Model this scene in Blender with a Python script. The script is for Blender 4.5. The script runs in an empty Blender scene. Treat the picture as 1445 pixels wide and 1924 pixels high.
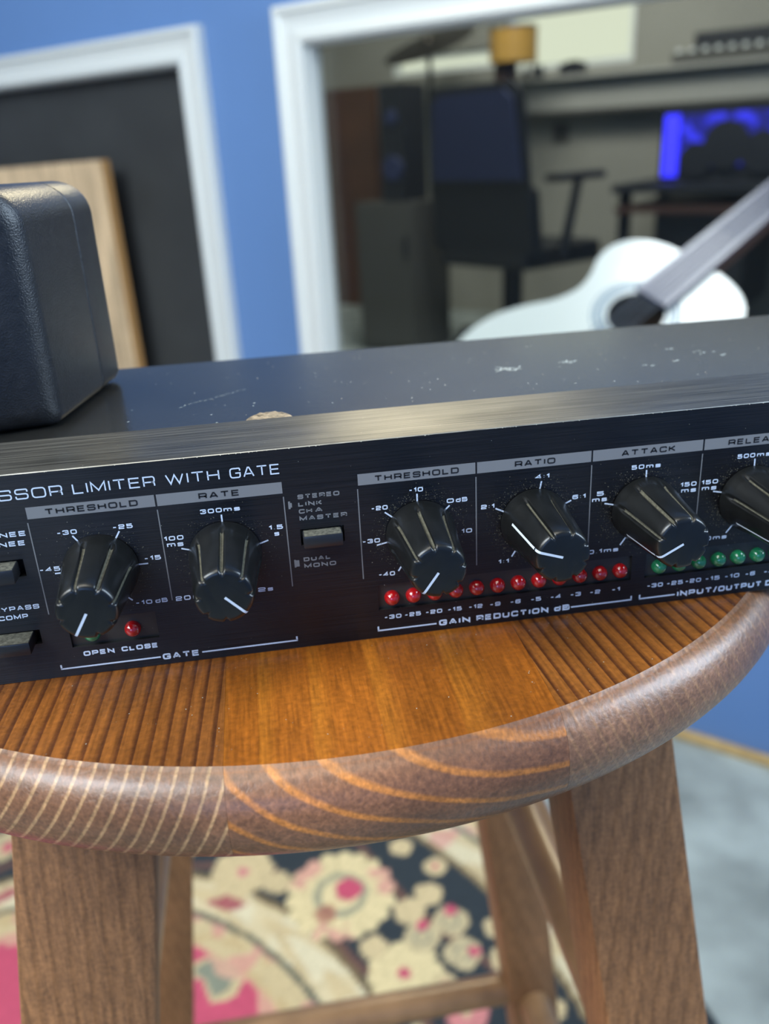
import bpy, bmesh, math, random
import numpy as np
from mathutils import Vector, Matrix, noise
C = bpy.context.scene.collection
SC = bpy.context.scene
PI = math.pi
H0 = 740.0                                   # height of the stool top above the floor, mm
# ------------------------------------------------------------------ camera
def V(x, y, z): return Vector((x/1000, y/1000, (z+H0)/1000))
cam = bpy.data.cameras.new('camera'); camo = bpy.data.objects.new('camera', cam); C.objects.link(camo)
cam.sensor_fit = 'VERTICAL'; cam.sensor_height = 36.0; cam.sensor_width = 27.04
cam.lens = 1612.646/1924*36.0
cam.clip_start = 0.01; cam.clip_end = 60
R0 = Vector((0.98692556, -0.15342239, -0.04939147)); R1 = Vector((-0.10508647, -0.38016065, -0.91893129)); R2 = Vector((0.12220795, 0.91210715, -0.39131287))
camo.matrix_world = Matrix.Translation(V(0, -154.6405, 94.8673)) @ Matrix((R0, -R1, -R2)).transposed().to_4x4()
cam.dof.use_dof = True; cam.dof.focus_distance = 0.164; cam.dof.aperture_fstop = 12.5
SC.camera = camo
# ------------------------------------------------------------------ world, exposure, lights
w = bpy.data.worlds.new('world'); SC.world = w; w.use_nodes = True
bgn = w.node_tree.nodes['Background']; bgn.inputs[0].default_value = (0.93, 0.95, 0.74, 1); bgn.inputs[1].default_value = 0.95
SC.view_settings.view_transform = 'Standard'; SC.view_settings.look = 'None'; SC.view_settings.gamma = 1
SC.view_settings.exposure = 0.0; SC.view_settings.use_curve_mapping = False
# wall frame: s along the window wall, n through it (away from the camera)
WP = Vector((591.59, 800.62)); wa = math.radians(-43.0)
WD = Vector((math.cos(wa), math.sin(wa))); WN = Vector((-WD.y, WD.x))
def W(s, n, z):
    p = WP + WD*s + WN*n
    return V(p.x, p.y, z)
def area(name, loc, target, sx, sy, power, col):
    l = bpy.data.lights.new(name, 'AREA'); l.shape = 'RECTANGLE'; l.size = sx; l.size_y = sy; l.energy = power; l.color = col
    o = bpy.data.objects.new(name, l); C.objects.link(o); o.location = loc
    o.rotation_euler = (target-loc).to_track_quat('-Z', 'Y').to_euler(); return o
area('lip_highlight_light', V(300, 985, 690), V(60, 0, 40), 0.42, 0.22, 7.5, (1.0, 0.87, 0.55))  # added warm light for the lip highlight, standing in for the far window
area('assumed_ceiling_light', V(-250, -150, 1600), V(0, 0, 0), 0.9, 0.7, 10, (1.0, 0.92, 0.74))  # assumed warm light overhead for knob and seat highlights, no fixture modelled
area('assumed_daylight_left', V(-1300, -650, 1450), V(0, 0, 0), 0.7, 0.7, 20, (0.60, 0.79, 1.0))  # assumed cool daylight for the left stool-rim highlight, no window built there
area('assumed_daylight_right', V(950, -120, 540), V(0, 0, 0), 0.35, 0.7, 14, (0.66, 0.83, 1.0))  # assumed daylight placed for the right stool-rim highlight, free-standing with no window
area('panel_blue_light', V(-650, -2000, 450), V(0, 0, 20), 0.8, 0.8, 7, (0.25, 0.48, 1.0))  # added blue light tinting the left of the front panel, no window
area('wall_fill_light', W(-500, -2300, 1200), W(-500, 0, -100), 1.6, 1.0, 42, (0.98, 1.0, 0.97))  # added neutral fill for the blue wall and white trim
area('guitar_fill_light', W(-150, 700, 1600), W(-150, 560, -200), 0.5, 0.5, 24, (0.95, 0.97, 1.0))  # added light that brightens the guitar, no fixture there
area('control_room_back_light', W(-1200, 1700, 1640), W(-1300, 2700, 0), 1.2, 0.8, 60, (1.0, 0.97, 0.90))  # added fill for the far end of the control room

# ------------------------------------------------------------------ materials
def nodes(m):
    m.use_nodes = True; nt = m.node_tree; return nt, nt.nodes, nt.links, nt.nodes['Principled BSDF']
def mat(name, col, rough=0.5, metal=0.0, spec=0.5, emis=None, es=0, coat=0, var=0, vs=20, bump=0, bs=200, vscale=(1,1,1), trans=0, sub=0):
    m = bpy.data.materials.new(name); nt, N, L, b = nodes(m)
    b.inputs['Base Color'].default_value = (*col, 1); b.inputs['Roughness'].default_value = rough
    b.inputs['Metallic'].default_value = metal; b.inputs['Specular IOR Level'].default_value = spec
    b.inputs['Coat Weight'].default_value = coat; b.inputs['Coat Roughness'].default_value = 0.1
    if trans: b.inputs['Transmission Weight'].default_value = trans
    if sub:
        b.inputs['Subsurface Weight'].default_value = sub; b.inputs['Subsurface Scale'].default_value = 0.002
    if emis: b.inputs['Emission Color'].default_value = (*emis, 1); b.inputs['Emission Strength'].default_value = es
    if var or bump:
        tc = N.new('ShaderNodeTexCoord'); mp = N.new('ShaderNodeMapping'); mp.inputs['Scale'].default_value = vscale
        L.new(tc.outputs['Object'], mp.inputs[0])
    if var:
        n = N.new('ShaderNodeTexNoise'); n.inputs['Scale'].default_value = vs; n.inputs['Detail'].default_value = 6
        L.new(mp.outputs[0], n.inputs[0])
        mr = N.new('ShaderNodeMapRange'); mr.inputs[1].default_value = 0.3; mr.inputs[2].default_value = 0.7
        mr.inputs[3].default_value = 1-var; mr.inputs[4].default_value = 1+var; L.new(n.outputs[0], mr.inputs[0])
        mx = N.new('ShaderNodeVectorMath'); mx.operation = 'SCALE'; mx.inputs[0].default_value = col
        L.new(mr.outputs[0], mx.inputs['Scale']); L.new(mx.outputs[0], b.inputs['Base Color'])
    if bump:
        n2 = N.new('ShaderNodeTexNoise'); n2.inputs['Scale'].default_value = bs; n2.inputs['Detail'].default_value = 3
        L.new(mp.outputs[0], n2.inputs[0]); bp = N.new('ShaderNodeBump'); bp.inputs['Strength'].default_value = bump
        bp.inputs['Distance'].default_value = 0.3/bs; L.new(n2.outputs[0], bp.inputs['Height']); L.new(bp.outputs[0], b.inputs['Normal'])
    return m
def ramp(N, stops, interp='LINEAR'):
    r = N.new('ShaderNodeValToRGB'); cr = r.color_ramp; cr.interpolation = interp
    while len(cr.elements) > 1: cr.elements.remove(cr.elements[-1])
    cr.elements[0].position = stops[0][0]; cr.elements[0].color = (*stops[0][1], 1)
    for p, c in stops[1:]:
        e = cr.elements.new(p); e.color = (*c, 1)
    return r
def brushed(name, dark, light, rough, metal=0.0, spec=0.5):
    m = bpy.data.materials.new(name); nt, N, L, b = nodes(m)
    tc = N.new('ShaderNodeTexCoord'); mp = N.new('ShaderNodeMapping'); mp.inputs['Scale'].default_value = (45, 3600, 4200)
    L.new(tc.outputs['Object'], mp.inputs[0])
    n = N.new('ShaderNodeTexNoise'); n.inputs['Scale'].default_value = 1; n.inputs['Detail'].default_value = 4; L.new(mp.outputs[0], n.inputs[0])
    mp2 = N.new('ShaderNodeMapping'); mp2.inputs['Scale'].default_value = (30, 60, 60); L.new(tc.outputs['Object'], mp2.inputs[0])
    n2 = N.new('ShaderNodeTexNoise'); n2.inputs['Scale'].default_value = 1; n2.inputs['Detail'].default_value = 3; L.new(mp2.outputs[0], n2.inputs[0])
    r = ramp(N, [(0.35, dark), (0.68, light)]); L.new(n.outputs[0], r.inputs[0]); L.new(r.outputs[0], b.inputs['Base Color'])
    mr = N.new('ShaderNodeMapRange'); mr.inputs[1].default_value = 0.35; mr.inputs[2].default_value = 0.7; mr.inputs[3].default_value = rough-0.06; mr.inputs[4].default_value = rough+0.10
    L.new(n2.outputs[0], mr.inputs[0]); L.new(mr.outputs[0], b.inputs['Roughness'])
    b.inputs['Metallic'].default_value = metal; b.inputs['Specular IOR Level'].default_value = spec
    b.inputs['Anisotropic'].default_value = 0.8; tg = N.new('ShaderNodeCombineXYZ'); tg.inputs[1].default_value = 0.7; tg.inputs[2].default_value = 0.7; L.new(tg.outputs[0], b.inputs['Tangent'])
    bp = N.new('ShaderNodeBump'); bp.inputs['Strength'].default_value = 0.5; bp.inputs['Distance'].default_value = 0.00008
    L.new(n.outputs[0], bp.inputs['Height']); L.new(bp.outputs[0], b.inputs['Normal'])
    return m
def wood(name, ground, late, center, spacing, warp=0.006, end_ground=None, end_late=None, rough=0.36, yaw=0.0, sharp=0.55, axis='Y', coat=0.35):
    """growth rings about an axis along the grain; end grain takes the stain the other way round"""
    m = bpy.data.materials.new(name); nt, N, L, b = nodes(m)
    tc = N.new('ShaderNodeTexCoord'); mp = N.new('ShaderNodeMapping'); mp.vector_type = 'POINT'
    mp.inputs['Rotation'].default_value = (0, 0, yaw); L.new(tc.outputs['Object'], mp.inputs[0])
    ms = N.new('ShaderNodeMapping')
    ms.inputs['Scale'].default_value = (14, 2.6, 14) if axis == 'Y' else (22, 22, 2.5)
    L.new(mp.outputs[0], ms.inputs[0])
    nz = N.new('ShaderNodeTexNoise'); nz.inputs['Scale'].default_value = 1.0; nz.inputs['Detail'].default_value = 3; L.new(ms.outputs[0], nz.inputs[0])
    sx = N.new('ShaderNodeSeparateXYZ'); L.new(mp.outputs[0], sx.inputs[0])
    def mth(op, a, bb=None):
        q = N.new('ShaderNodeMath'); q.operation = op
        for i, v in enumerate((a, bb)):
            if v is None: continue
            if isinstance(v, (int, float)): q.inputs[i].default_value = v
            else: L.new(v, q.inputs[i])
        return q.outputs[0]
    u = sx.outputs['X']; vv = sx.outputs['Z'] if axis == 'Y' else sx.outputs['Y']
    dx = mth('SUBTRACT', u, center[0]); dz = mth('SUBTRACT', vv, center[1])
    d = mth('SQRT', mth('ADD', mth('MULTIPLY', dx, dx), mth('MULTIPLY', dz, dz)))
    d = mth('ADD', d, mth('MULTIPLY', mth('SUBTRACT', nz.outputs[0], 0.5), warp*2))
    ph = mth('FRACT', mth('DIVIDE', d, spacing))
    # fine fibre noise
    mf = N.new('ShaderNodeMapping'); mf.inputs['Scale'].default_value = (1500, 90, 1500) if axis == 'Y' else (900, 900, 25)
    L.new(mp.outputs[0], mf.inputs[0])
    nf = N.new('ShaderNodeTexNoise'); nf.inputs['Scale'].default_value = 1; nf.inputs['Detail'].default_value = 4; L.new(mf.outputs[0], nf.inputs[0])
    ml = N.new('ShaderNodeMapping'); ml.inputs['Scale'].default_value = (40, 9, 40) if axis == 'Y' else (40, 40, 7); L.new(mp.outputs[0], ml.inputs[0])
    nl = N.new('ShaderNodeTexNoise'); nl.inputs['Scale'].default_value = 1; nl.inputs['Detail'].default_value = 4; L.new(ml.outputs[0], nl.inputs[0])
    g2 = tuple(0.5*a+0.5*c for a, c in zip(ground, late))
    top = ramp(N, [(0.0, ground), (sharp, ground), (0.86, late), (0.97, late), (1.0, ground)]); L.new(ph, top.inputs[0])
    if end_ground is None: end_ground, end_late = ground, late
    end = ramp(N, [(0.0, end_ground), (0.70, end_ground), (0.82, end_late), (0.92, end_late), (1.0, end_ground)]); L.new(ph, end.inputs[0])
    ge = N.new('ShaderNodeNewGeometry'); sn = N.new('ShaderNodeSeparateXYZ')
    L.new(ge.outputs['True Normal'], sn.inputs[0])
    en = mth('ABSOLUTE', sn.outputs['Y'] if axis == 'Y' else sn.outputs['Z'])
    mrn = N.new('ShaderNodeMapRange'); mrn.inputs[1].default_value = 0.10; mrn.inputs[2].default_value = 0.42; L.new(en, mrn.inputs[0])
    mx = N.new('ShaderNodeMix'); mx.data_type = 'RGBA'; L.new(mrn.outputs[0], mx.inputs[0]); L.new(top.outputs[0], mx.inputs[6]); L.new(end.outputs[0], mx.inputs[7])
    f1 = N.new('ShaderNodeMapRange'); f1.inputs[1].default_value = 0.3; f1.inputs[2].default_value = 0.7; f1.inputs[3].default_value = 0.72; f1.inputs[4].default_value = 1.28; L.new(nf.outputs[0], f1.inputs[0])
    f2 = N.new('ShaderNodeMapRange'); f2.inputs[1].default_value = 0.3; f2.inputs[2].default_value = 0.7; f2.inputs[3].default_value = 0.70; f2.inputs[4].default_value = 1.25; L.new(nl.outputs[0], f2.inputs[0])
    ni = N.new('ShaderNodeTexNoise'); ni.inputs['Scale'].default_value = 850; ni.inputs['Detail'].default_value = 5; L.new(tc.outputs['Object'], ni.inputs[0])
    f3 = N.new('ShaderNodeMapRange'); f3.inputs[1].default_value = 0.3; f3.inputs[2].default_value = 0.7; f3.inputs[3].default_value = 0.80; f3.inputs[4].default_value = 1.20; L.new(ni.outputs[0], f3.inputs[0])
    k = mth('MULTIPLY', mth('MULTIPLY', f1.outputs[0], f2.outputs[0]), f3.outputs[0])
    sc = N.new('ShaderNodeVectorMath'); sc.operation = 'SCALE'; L.new(mx.outputs[2], sc.inputs[0]); L.new(k, sc.inputs['Scale'])
    L.new(sc.outputs[0], b.inputs['Base Color'])
    # end grain is rougher
    rr = N.new('ShaderNodeMapRange'); rr.inputs[3].default_value = rough; rr.inputs[4].default_value = min(rough+0.06, 0.9); L.new(mrn.outputs[0], rr.inputs[0])
    L.new(rr.outputs[0], b.inputs['Roughness']); b.inputs['Coat Weight'].default_value = coat; b.inputs['Coat Roughness'].default_value = 0.25
    bp = N.new('ShaderNodeBump'); bp.inputs['Strength'].default_value = 0.4; bp.inputs['Distance'].default_value = 0.00030
    mb = N.new('ShaderNodeMath'); mb.operation = 'MULTIPLY_ADD'; L.new(ph, mb.inputs[0]); mb.inputs[1].default_value = 0.5; L.new(mth('ADD', mth('MULTIPLY', nf.outputs[0], 0.6), mth('MULTIPLY', ni.outputs[0], 1.1)), mb.inputs[2])
    L.new(mb.outputs[0], bp.inputs['Height']); L.new(bp.outputs[0], b.inputs['Normal'])
    return m
M = {}
M['face'] = brushed('black_brushed_face', (0.002, 0.002, 0.002), (0.011, 0.010, 0.011), 0.34, 0.0, 0.5)
M['lip'] = brushed('black_brushed_lip', (0.004, 0.004, 0.004), (0.100, 0.097, 0.084), 0.40, 0.4, 0.9)
M['edge'] = mat('pale_edge', (0.30, 0.30, 0.28), 0.35, 0.8, var=0.5, vs=120)
M['chassis'] = mat('black_painted_steel', (0.018, 0.018, 0.017), 0.19, 0, 0.30, var=0.2, vs=60, bump=0.15, bs=1500)
M['hole'] = mat('black_cavity', (0.004, 0.004, 0.004), 0.8)
M['print'] = mat('white_print', (0.66, 0.76, 0.90), 0.5)
M['printgrey'] = mat('grey_print', (0.19, 0.195, 0.20), 0.5)
M['bar'] = mat('grey_bar', (0.21, 0.215, 0.22), 0.5)
M['bartext'] = mat('dark_print', (0.012, 0.012, 0.014), 0.5)
M['knob'] = mat('black_knob', (0.006, 0.0065, 0.0065), 0.28, 0, 0.55, bump=0.06, bs=2500, var=0.25, vs=300)
M['dustgroove'] = mat('dusty_groove', (0.085, 0.080, 0.055), 0.9, var=0.4, vs=1500)
M['white'] = mat('pointer_white', (0.62, 0.70, 0.80), 0.45)
M['cap'] = mat('button_black', (0.016, 0.017, 0.020), 0.28, bump=0.1, bs=1500)
M['captop'] = mat('button_dust', (0.075, 0.073, 0.055), 0.8, var=0.6, vs=1400)
M['ledr'] = mat('red_led', (0.42, 0.006, 0.008), 0.13, 0, 0.6, coat=1.0, sub=0.3)
M['ledg'] = mat('green_led', (0.015, 0.22, 0.085), 0.13, 0, 0.6, coat=1.0, sub=0.3)
M['bezel'] = mat('led_bezel', (0.030, 0.030, 0.027), 0.36)
M['adapter'] = mat('adapter_plastic', (0.018, 0.018, 0.019), 0.34, 0, 0.5, bump=1.0, bs=2600, var=0.25, vs=500)
M['adapterin'] = mat('adapter_gap', (0.006, 0.006, 0.007), 0.6)
M['boss'] = mat('adapter_boss', (0.010, 0.022, 0.022), 0.45, bump=0.8, bs=1400)
M['speck'] = mat('dust_speck', (0.42, 0.40, 0.34), 0.8)
M['dustfine'] = mat('dust_fine', (0.16, 0.15, 0.11), 0.9)
M['scratch'] = mat('pale_scratch', (0.50, 0.58, 0.58), 0.5)
M['rust'] = mat('crusted_screw', (0.26, 0.20, 0.13), 0.7, 0.2, var=0.9, vs=600, bump=1, bs=900)
M['blue'] = mat('blue_wall_paint', (0.115, 0.225, 0.46), 0.45, var=0.03, vs=4)
M['wtrim'] = mat('white_trim_paint', (0.66, 0.69, 0.665), 0.35)
M['paneldark'] = mat('dark_panel', (0.030, 0.033, 0.034), 0.75, var=0.25, vs=6, bump=0.3, bs=600)
M['carpet'] = mat('grey_carpet', (0.29, 0.325, 0.31), 0.95, var=0.40, vs=9, bump=1, bs=700)
M['ceil'] = mat('ceiling_white', (0.75, 0.74, 0.70), 0.8)
M['wallw'] = mat('back_wall_paint', (0.42, 0.45, 0.48), 0.7)
M['strip'] = mat('oak_strip', (0.50, 0.33, 0.13), 0.5, var=0.15, vs=30)
M['beige'] = mat('beige_wall', (0.25, 0.245, 0.21), 0.8, var=0.08, vs=3)
M['black'] = mat('black_plastic', (0.008, 0.010, 0.014), 0.5)
M['navy'] = mat('navy_mesh', (0.020, 0.028, 0.075), 0.7)
M['greybox'] = mat('grey_cabinet', (0.07, 0.068, 0.058), 0.7)
M['doorbrown'] = mat('brown_door', (0.085, 0.034, 0.016), 0.45, var=0.2, vs=5)
M['reddesk'] = mat('red_brown_wood', (0.060, 0.030, 0.022), 0.4)
M['ledge'] = mat('ledge_paint', (0.30, 0.30, 0.27), 0.6)
M['board'] = wood('pine_board', (0.66, 0.49, 0.30), (0.50, 0.34, 0.19), (0.6, 0.10), 0.016, 0.010, rough=0.7, axis='Z', coat=0)
M['boardedge'] = mat('board_edge', (0.48, 0.26, 0.09), 0.7)  # orange light on the edge is put into its colour
M['amber'] = mat('amber_drum', (0.42, 0.24, 0.05), 0.4)
M['spruce'] = mat('white_guitar_top', (0.84, 0.86, 0.83), 0.28, coat=0.4)
M['gside'] = mat('guitar_side', (0.05, 0.025, 0.014), 0.35)
M['fret'] = mat('fretboard', (0.06, 0.06, 0.15), 0.30, spec=0.6)  # blue reflection on the fretboard painted into the base colour
M['gneck'] = mat('guitar_neck', (0.28, 0.06, 0.035), 0.35)
M['string'] = mat('guitar_string', (0.6, 0.62, 0.70), 0.25, 0.9)
M['ros'] = mat('rosette', (0.20, 0.30, 0.42), 0.4)
M['chrome'] = mat('chrome', (0.6, 0.6, 0.6), 0.2, 1.0)
def glassmat():
    m = bpy.data.materials.new('window_glass'); nt, N, L, b = nodes(m); N.remove(b)
    out = N['Material Output']; t = N.new('ShaderNodeBsdfTransparent'); g = N.new('ShaderNodeBsdfGlossy'); g.inputs['Roughness'].default_value = 0.0
    t.inputs[0].default_value = (0.90, 0.93, 0.92, 1)
    f = N.new('ShaderNodeFresnel'); f.inputs[0].default_value = 1.35; mx = N.new('ShaderNodeMixShader')
    L.new(f.outputs[0], mx.inputs[0]); L.new(t.outputs[0], mx.inputs[1]); L.new(g.outputs[0], mx.inputs[2]); L.new(mx.outputs[0], out.inputs[0]); return m
M['glass'] = glassmat()

# ------------------------------------------------------------------ helpers
def link(name, bm, m, parent=None, smooth=False, angle=40, recalc=True):
    if recalc: bmesh.ops.recalc_face_normals(bm, faces=bm.faces[:])
    me = bpy.data.meshes.new(name); bm.normal_update(); bm.to_mesh(me); bm.free()
    o = bpy.data.objects.new(name, me); C.objects.link(o)
    for mm in (m if isinstance(m, (list, tuple)) else [m]): me.materials.append(mm)
    if smooth:
        for p in me.polygons: p.use_smooth = True
        try: me.set_sharp_from_angle(angle=math.radians(angle))
        except Exception: pass
    if parent: o.parent = parent; o.matrix_parent_inverse = parent.matrix_world.inverted() if False else Matrix.Identity(4)
    return o
def thing(name, label, cat, loc=None, group=None):
    o = bpy.data.objects.new(name, None); C.objects.link(o); o.empty_display_size = 0.02
    o['label'] = label; o['category'] = cat
    if group: o['group'] = group
    return o
def tag(o, label, cat, group=None):
    o['label'] = label; o['category'] = cat
    if group: o['group'] = group
    return o
def box(bm, a, b, mi=0):
    (x0, y0, z0), (x1, y1, z1) = a, b
    vs = [bm.verts.new(V(x, y, z)) for x in (x0, x1) for y in (y0, y1) for z in (z0, z1)]
    for f in ((0, 1, 3, 2), (4, 6, 7, 5), (0, 4, 5, 1), (2, 3, 7, 6), (0, 2, 6, 4), (1, 5, 7, 3)):
        fc = bm.faces.new([vs[i] for i in f]); fc.material_index = mi
    return vs
def hexa(bm, P, mi=0):
    """8 points: bottom 4 (ccw) + top 4"""
    vs = [bm.verts.new(p) for p in P]
    for f in ((3, 2, 1, 0), (4, 5, 6, 7), (0, 1, 5, 4), (1, 2, 6, 5), (2, 3, 7, 6), (3, 0, 4, 7)):
        bm.faces.new([vs[i] for i in f]).material_index = mi
    return vs
def wbox(bm, s0, s1, n0, n1, z0, z1, mi=0):
    return hexa(bm, [W(s0, n0, z0), W(s1, n0, z0), W(s1, n1, z0), W(s0, n1, z0), W(s0, n0, z1), W(s1, n0, z1), W(s1, n1, z1), W(s0, n1, z1)], mi)
def bevel(bm, w, seg=2):
    bmesh.ops.bevel(bm, geom=bm.edges[:], offset=w/1000, segments=seg, profile=0.5, affect='EDGES', clamp_overlap=True)
def tube(bm, a, b, r0, r1=None, n=16, mi=0, cap=True):
    r1 = r0 if r1 is None else r1; d = (b-a).normalized(); u = d.orthogonal().normalized(); v = d.cross(u)
    A = [bm.verts.new(a+(u*math.cos(2*PI*i/n)+v*math.sin(2*PI*i/n))*r0) for i in range(n)]
    B = [bm.verts.new(b+(u*math.cos(2*PI*i/n)+v*math.sin(2*PI*i/n))*r1) for i in range(n)]
    for i in range(n): bm.faces.new((A[i], A[(i+1) % n], B[(i+1) % n], B[i])).material_index = mi
    if cap: bm.faces.new(A[::-1]).material_index = mi; bm.faces.new(B).material_index = mi
def prism(bm, pts, d, mi=0):
    """closed outline (Vectors) extruded by vector d"""
    A = [bm.verts.new(p) for p in pts]; B = [bm.verts.new(p+d) for p in pts]; n = len(pts)
    for i in range(n): bm.faces.new((A[i], A[(i+1) % n], B[(i+1) % n], B[i])).material_index = mi
    bm.faces.new(A[::-1]).material_index = mi; bm.faces.new(B).material_index = mi

# ------------------------------------------------------------------ stroke lettering (wide square sans)
def G(w, *paths): return (w, paths)
# path: (closed, [(x, y, r)...]) with x in 0..w
def o_(*p): return (False, p)
def c_(*p): return (True, p)
Rr = 0.32
GL = {
 'A': G(1.15, o_((0, 0), (.5, 1), (.65, 1), (1.15, 0)), o_((.17, .30), (.98, .30))),
 'B': G(1.1, c_((0, 0), (1.1, 0, .22), (1.1, .53, .18), (1.02, .53, .0), (1.02, 1, .22), (0, 1)), o_((0, .53), (1.0, .53))),
 'C': G(1.1, o_((1.1, .70), (1.1, 1, Rr), (0, 1, Rr), (0, 0, Rr), (1.1, 0, Rr), (1.1, .30))),
 'D': G(1.15, c_((0, 0), (1.15, 0, Rr), (1.15, 1, Rr), (0, 1))),
 'E': G(1.0, o_((1, 1), (0, 1), (0, 0), (1, 0)), o_((0, .52), (.93, .52))),
 'G': G(1.15, o_((1.15, .72), (1.15, 1, Rr), (0, 1, Rr), (0, 0, Rr), (1.15, 0, Rr), (1.15, .48), (.6, .48))),
 'H': G(1.1, o_((0, 0), (0, 1)), o_((1.1, 0), (1.1, 1)), o_((0, .52), (1.1, .52))),
 'I': G(0.0, o_((0, 0), (0, 1))),
 'K': G(1.05, o_((0, 0), (0, 1)), o_((1.0, 1), (.32, .52), (1.05, 0)), o_((0, .52), (.32, .52))),
 'L': G(0.95, o_((0, 1), (0, 0), (.95, 0))),
 'M': G(1.35, o_((0, 0), (0, 1), (.675, .12), (1.35, 1), (1.35, 0))),
 'N': G(1.15, o_((0, 0), (0, 1), (1.15, 0), (1.15, 1))),
 'O': G(1.2, c_((0, 0, Rr), (1.2, 0, Rr), (1.2, 1, Rr), (0, 1, Rr))),
 'P': G(1.05, o_((0, 0), (0, 1), (1.05, 1, .25), (1.05, .38, .25), (0, .38))),
 'R': G(1.1, o_((0, 0), (0, 1), (1.1, 1, .25), (1.1, .42, .22), (0, .42)), o_((.75, .42), (1.05, .36, .1), (1.08, 0))),
 'S': G(1.1, o_((1.1, .72), (1.1, 1, .28), (0, 1, .28), (0, .52, .22), (1.1, .52, .22), (1.1, 0, .28), (0, 0, .28), (0, .28))),
 'T': G(1.15, o_((0, 1), (1.15, 1)), o_((.575, 1), (.575, 0))),
 'U': G(1.1, o_((0, 1), (0, 0, Rr), (1.1, 0, Rr), (1.1, 1))),
 'V': G(1.15, o_((0, 1), (.575, 0), (1.15, 1))),
 'W': G(1.7, o_((0, 1), (.42, 0), (.85, .95), (1.28, 0), (1.7, 1))),
 'Y': G(1.15, o_((0, 1), (.575, .45), (1.15, 1)), o_((.575, .45), (.575, 0))),
 '0': G(1.05, c_((0, 0, .3), (1.05, 0, .3), (1.05, 1, .3), (0, 1, .3))),
 '1': G(.38, o_((0, .74), (.38, 1), (.38, 0))),
 '2': G(1.0, o_((0, .70), (0, 1, .28), (1, 1, .28), (1, .50, .22), (0, .46, .22), (0, 0), (1, 0))),
 '3': G(1.0, o_((0, .74), (0, 1, .25), (1, 1, .25), (1, .52, .18), (.35, .52)), o_((.9, .52), (1, .50, .1), (1, 0, .25), (0, 0, .25), (0, .26))),
 '4': G(1.05, o_((.78, 0), (.78, 1), (0, .28), (1.05, .28))),
 '5': G(1.0, o_((1, 1), (.03, 1), (.03, .58), (1, .58, .25), (1, 0, .28), (0, 0, .28), (0, .24))),
 '6': G(1.0, o_((1, .78), (1, 1, .28), (0, 1, .3), (0, 0, .3), (1, 0, .28), (1, .56, .25), (0, .56))),
 '9': G(1.0, o_((0, .22), (0, 0, .28), (1, 0, .3), (1, 1, .3), (0, 1, .28), (0, .44, .25), (1, .44))),
 '-': G(.58, o_((0, .46), (.58, .46))),
 '/': G(.5, o_((0, -.05), (.5, 1.05))),
 '.': G(0.0, o_((0, 0), (0, .06))),
 ':': G(0.0, o_((0, .12), (0, .2)), o_((0, .68), (0, .76))),
 'd': G(.95, o_((.95, 1), (.95, 0)), o_((.95, .68), (0, .68, .22), (0, 0, .22), (.95, 0))),
 'm': G(1.3, o_((0, 0), (0, .7), (1.3, .7, .2), (1.3, 0)), o_((.65, 0), (.65, .7))),
 's': G(.85, o_((.85, .52), (.85, .7, .15), (0, .7, .15), (0, .37, .12), (.85, .37, .12), (.85, 0, .15), (0, 0, .15), (0, .18))),
 ' ': G(.35),
}
def fillet(pts, closed):
    out = []; n = len(pts)
    for i, p in enumerate(pts):
        r = p[2] if len(p) > 2 else 0; q = Vector(p[:2])
        if r <= 0 or (not closed and i in (0, n-1)): out.append(q); continue
        a = Vector(pts[i-1][:2]); c = Vector(pts[(i+1) % n][:2])
        da = (a-q); dc = (c-q); r = min(r, da.length*.5, dc.length*.5)
        p0 = q+da.normalized()*r; p1 = q+dc.normalized()*r
        for k in range(6):
            t = k/5; out.append(p0*(1-t)**2 + q*2*t*(1-t) + p1*t*t)
    return out
def ribbon(bm, pts, closed, t, place):
    n = len(pts); L_, R_ = [], []
    for i in range(n):
        q = pts[i]; a = pts[i-1] if (closed or i > 0) else None; c = pts[(i+1) % n] if (closed or i < n-1) else None
        d1 = (q-a).normalized() if a is not None and (q-a).length > 1e-9 else None
        d2 = (c-q).normalized() if c is not None and (c-q).length > 1e-9 else None
        d1 = d1 or d2; d2 = d2 or d1
        n1 = Vector((-d1.y, d1.x)); n2 = Vector((-d2.y, d2.x)); m_ = (n1+n2)
        m_ = m_.normalized() if m_.length > 1e-6 else n1
        k = t/2/max(0.42, m_.dot(n1)); e = Vector((0, 0))
        if not closed and i == 0: e = -d1*0.0
        L_.append(bm.verts.new(place(q+m_*k+e))); R_.append(bm.verts.new(place(q-m_*k+e)))
    for i in range(n if closed else n-1):
        j = (i+1) % n
        try: bm.faces.new((L_[i], L_[j], R_[j], R_[i]))
        except ValueError: pass
def lettering(bm, txt, x0, z0, x1, z1, t, y=-0.04, gap=None, slant=0.0):
    """ink box x0..x1, z0..z1 in mm on the panel plane"""
    h = z1-z0-t; gp = gap if gap is not None else 0.30+t/h
    tot = 0; xs = []
    for i, ch in enumerate(txt):
        xs.append(tot); tot += GL[ch][0]+(gp if i < len(txt)-1 else 0)
    k = (x1-x0-t)/tot if tot > 0 else h
    for ch, xo in zip(txt, xs):
        for closed, pts in GL[ch][1]:
            P = [Vector((x0+t/2+(xo+q.x)*k, z0+t/2+q.y*h)) for q in fillet(pts, closed)]
            ribbon(bm, P, closed, t, lambda q: V(q.x, y, q.y))
def seg(bm, a, b, t, y=-0.04):
    ribbon(bm, [Vector(a), Vector(b)], False, t, lambda q: V(q.x, y, q.y))
def quad(bm, x0, z0, x1, z1, y=-0.03, mi=0):
    bm.faces.new([bm.verts.new(V(*p)) for p in ((x0, y, z0), (x1, y, z0), (x1, y, z1), (x0, y, z1))]).material_index = mi

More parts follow.
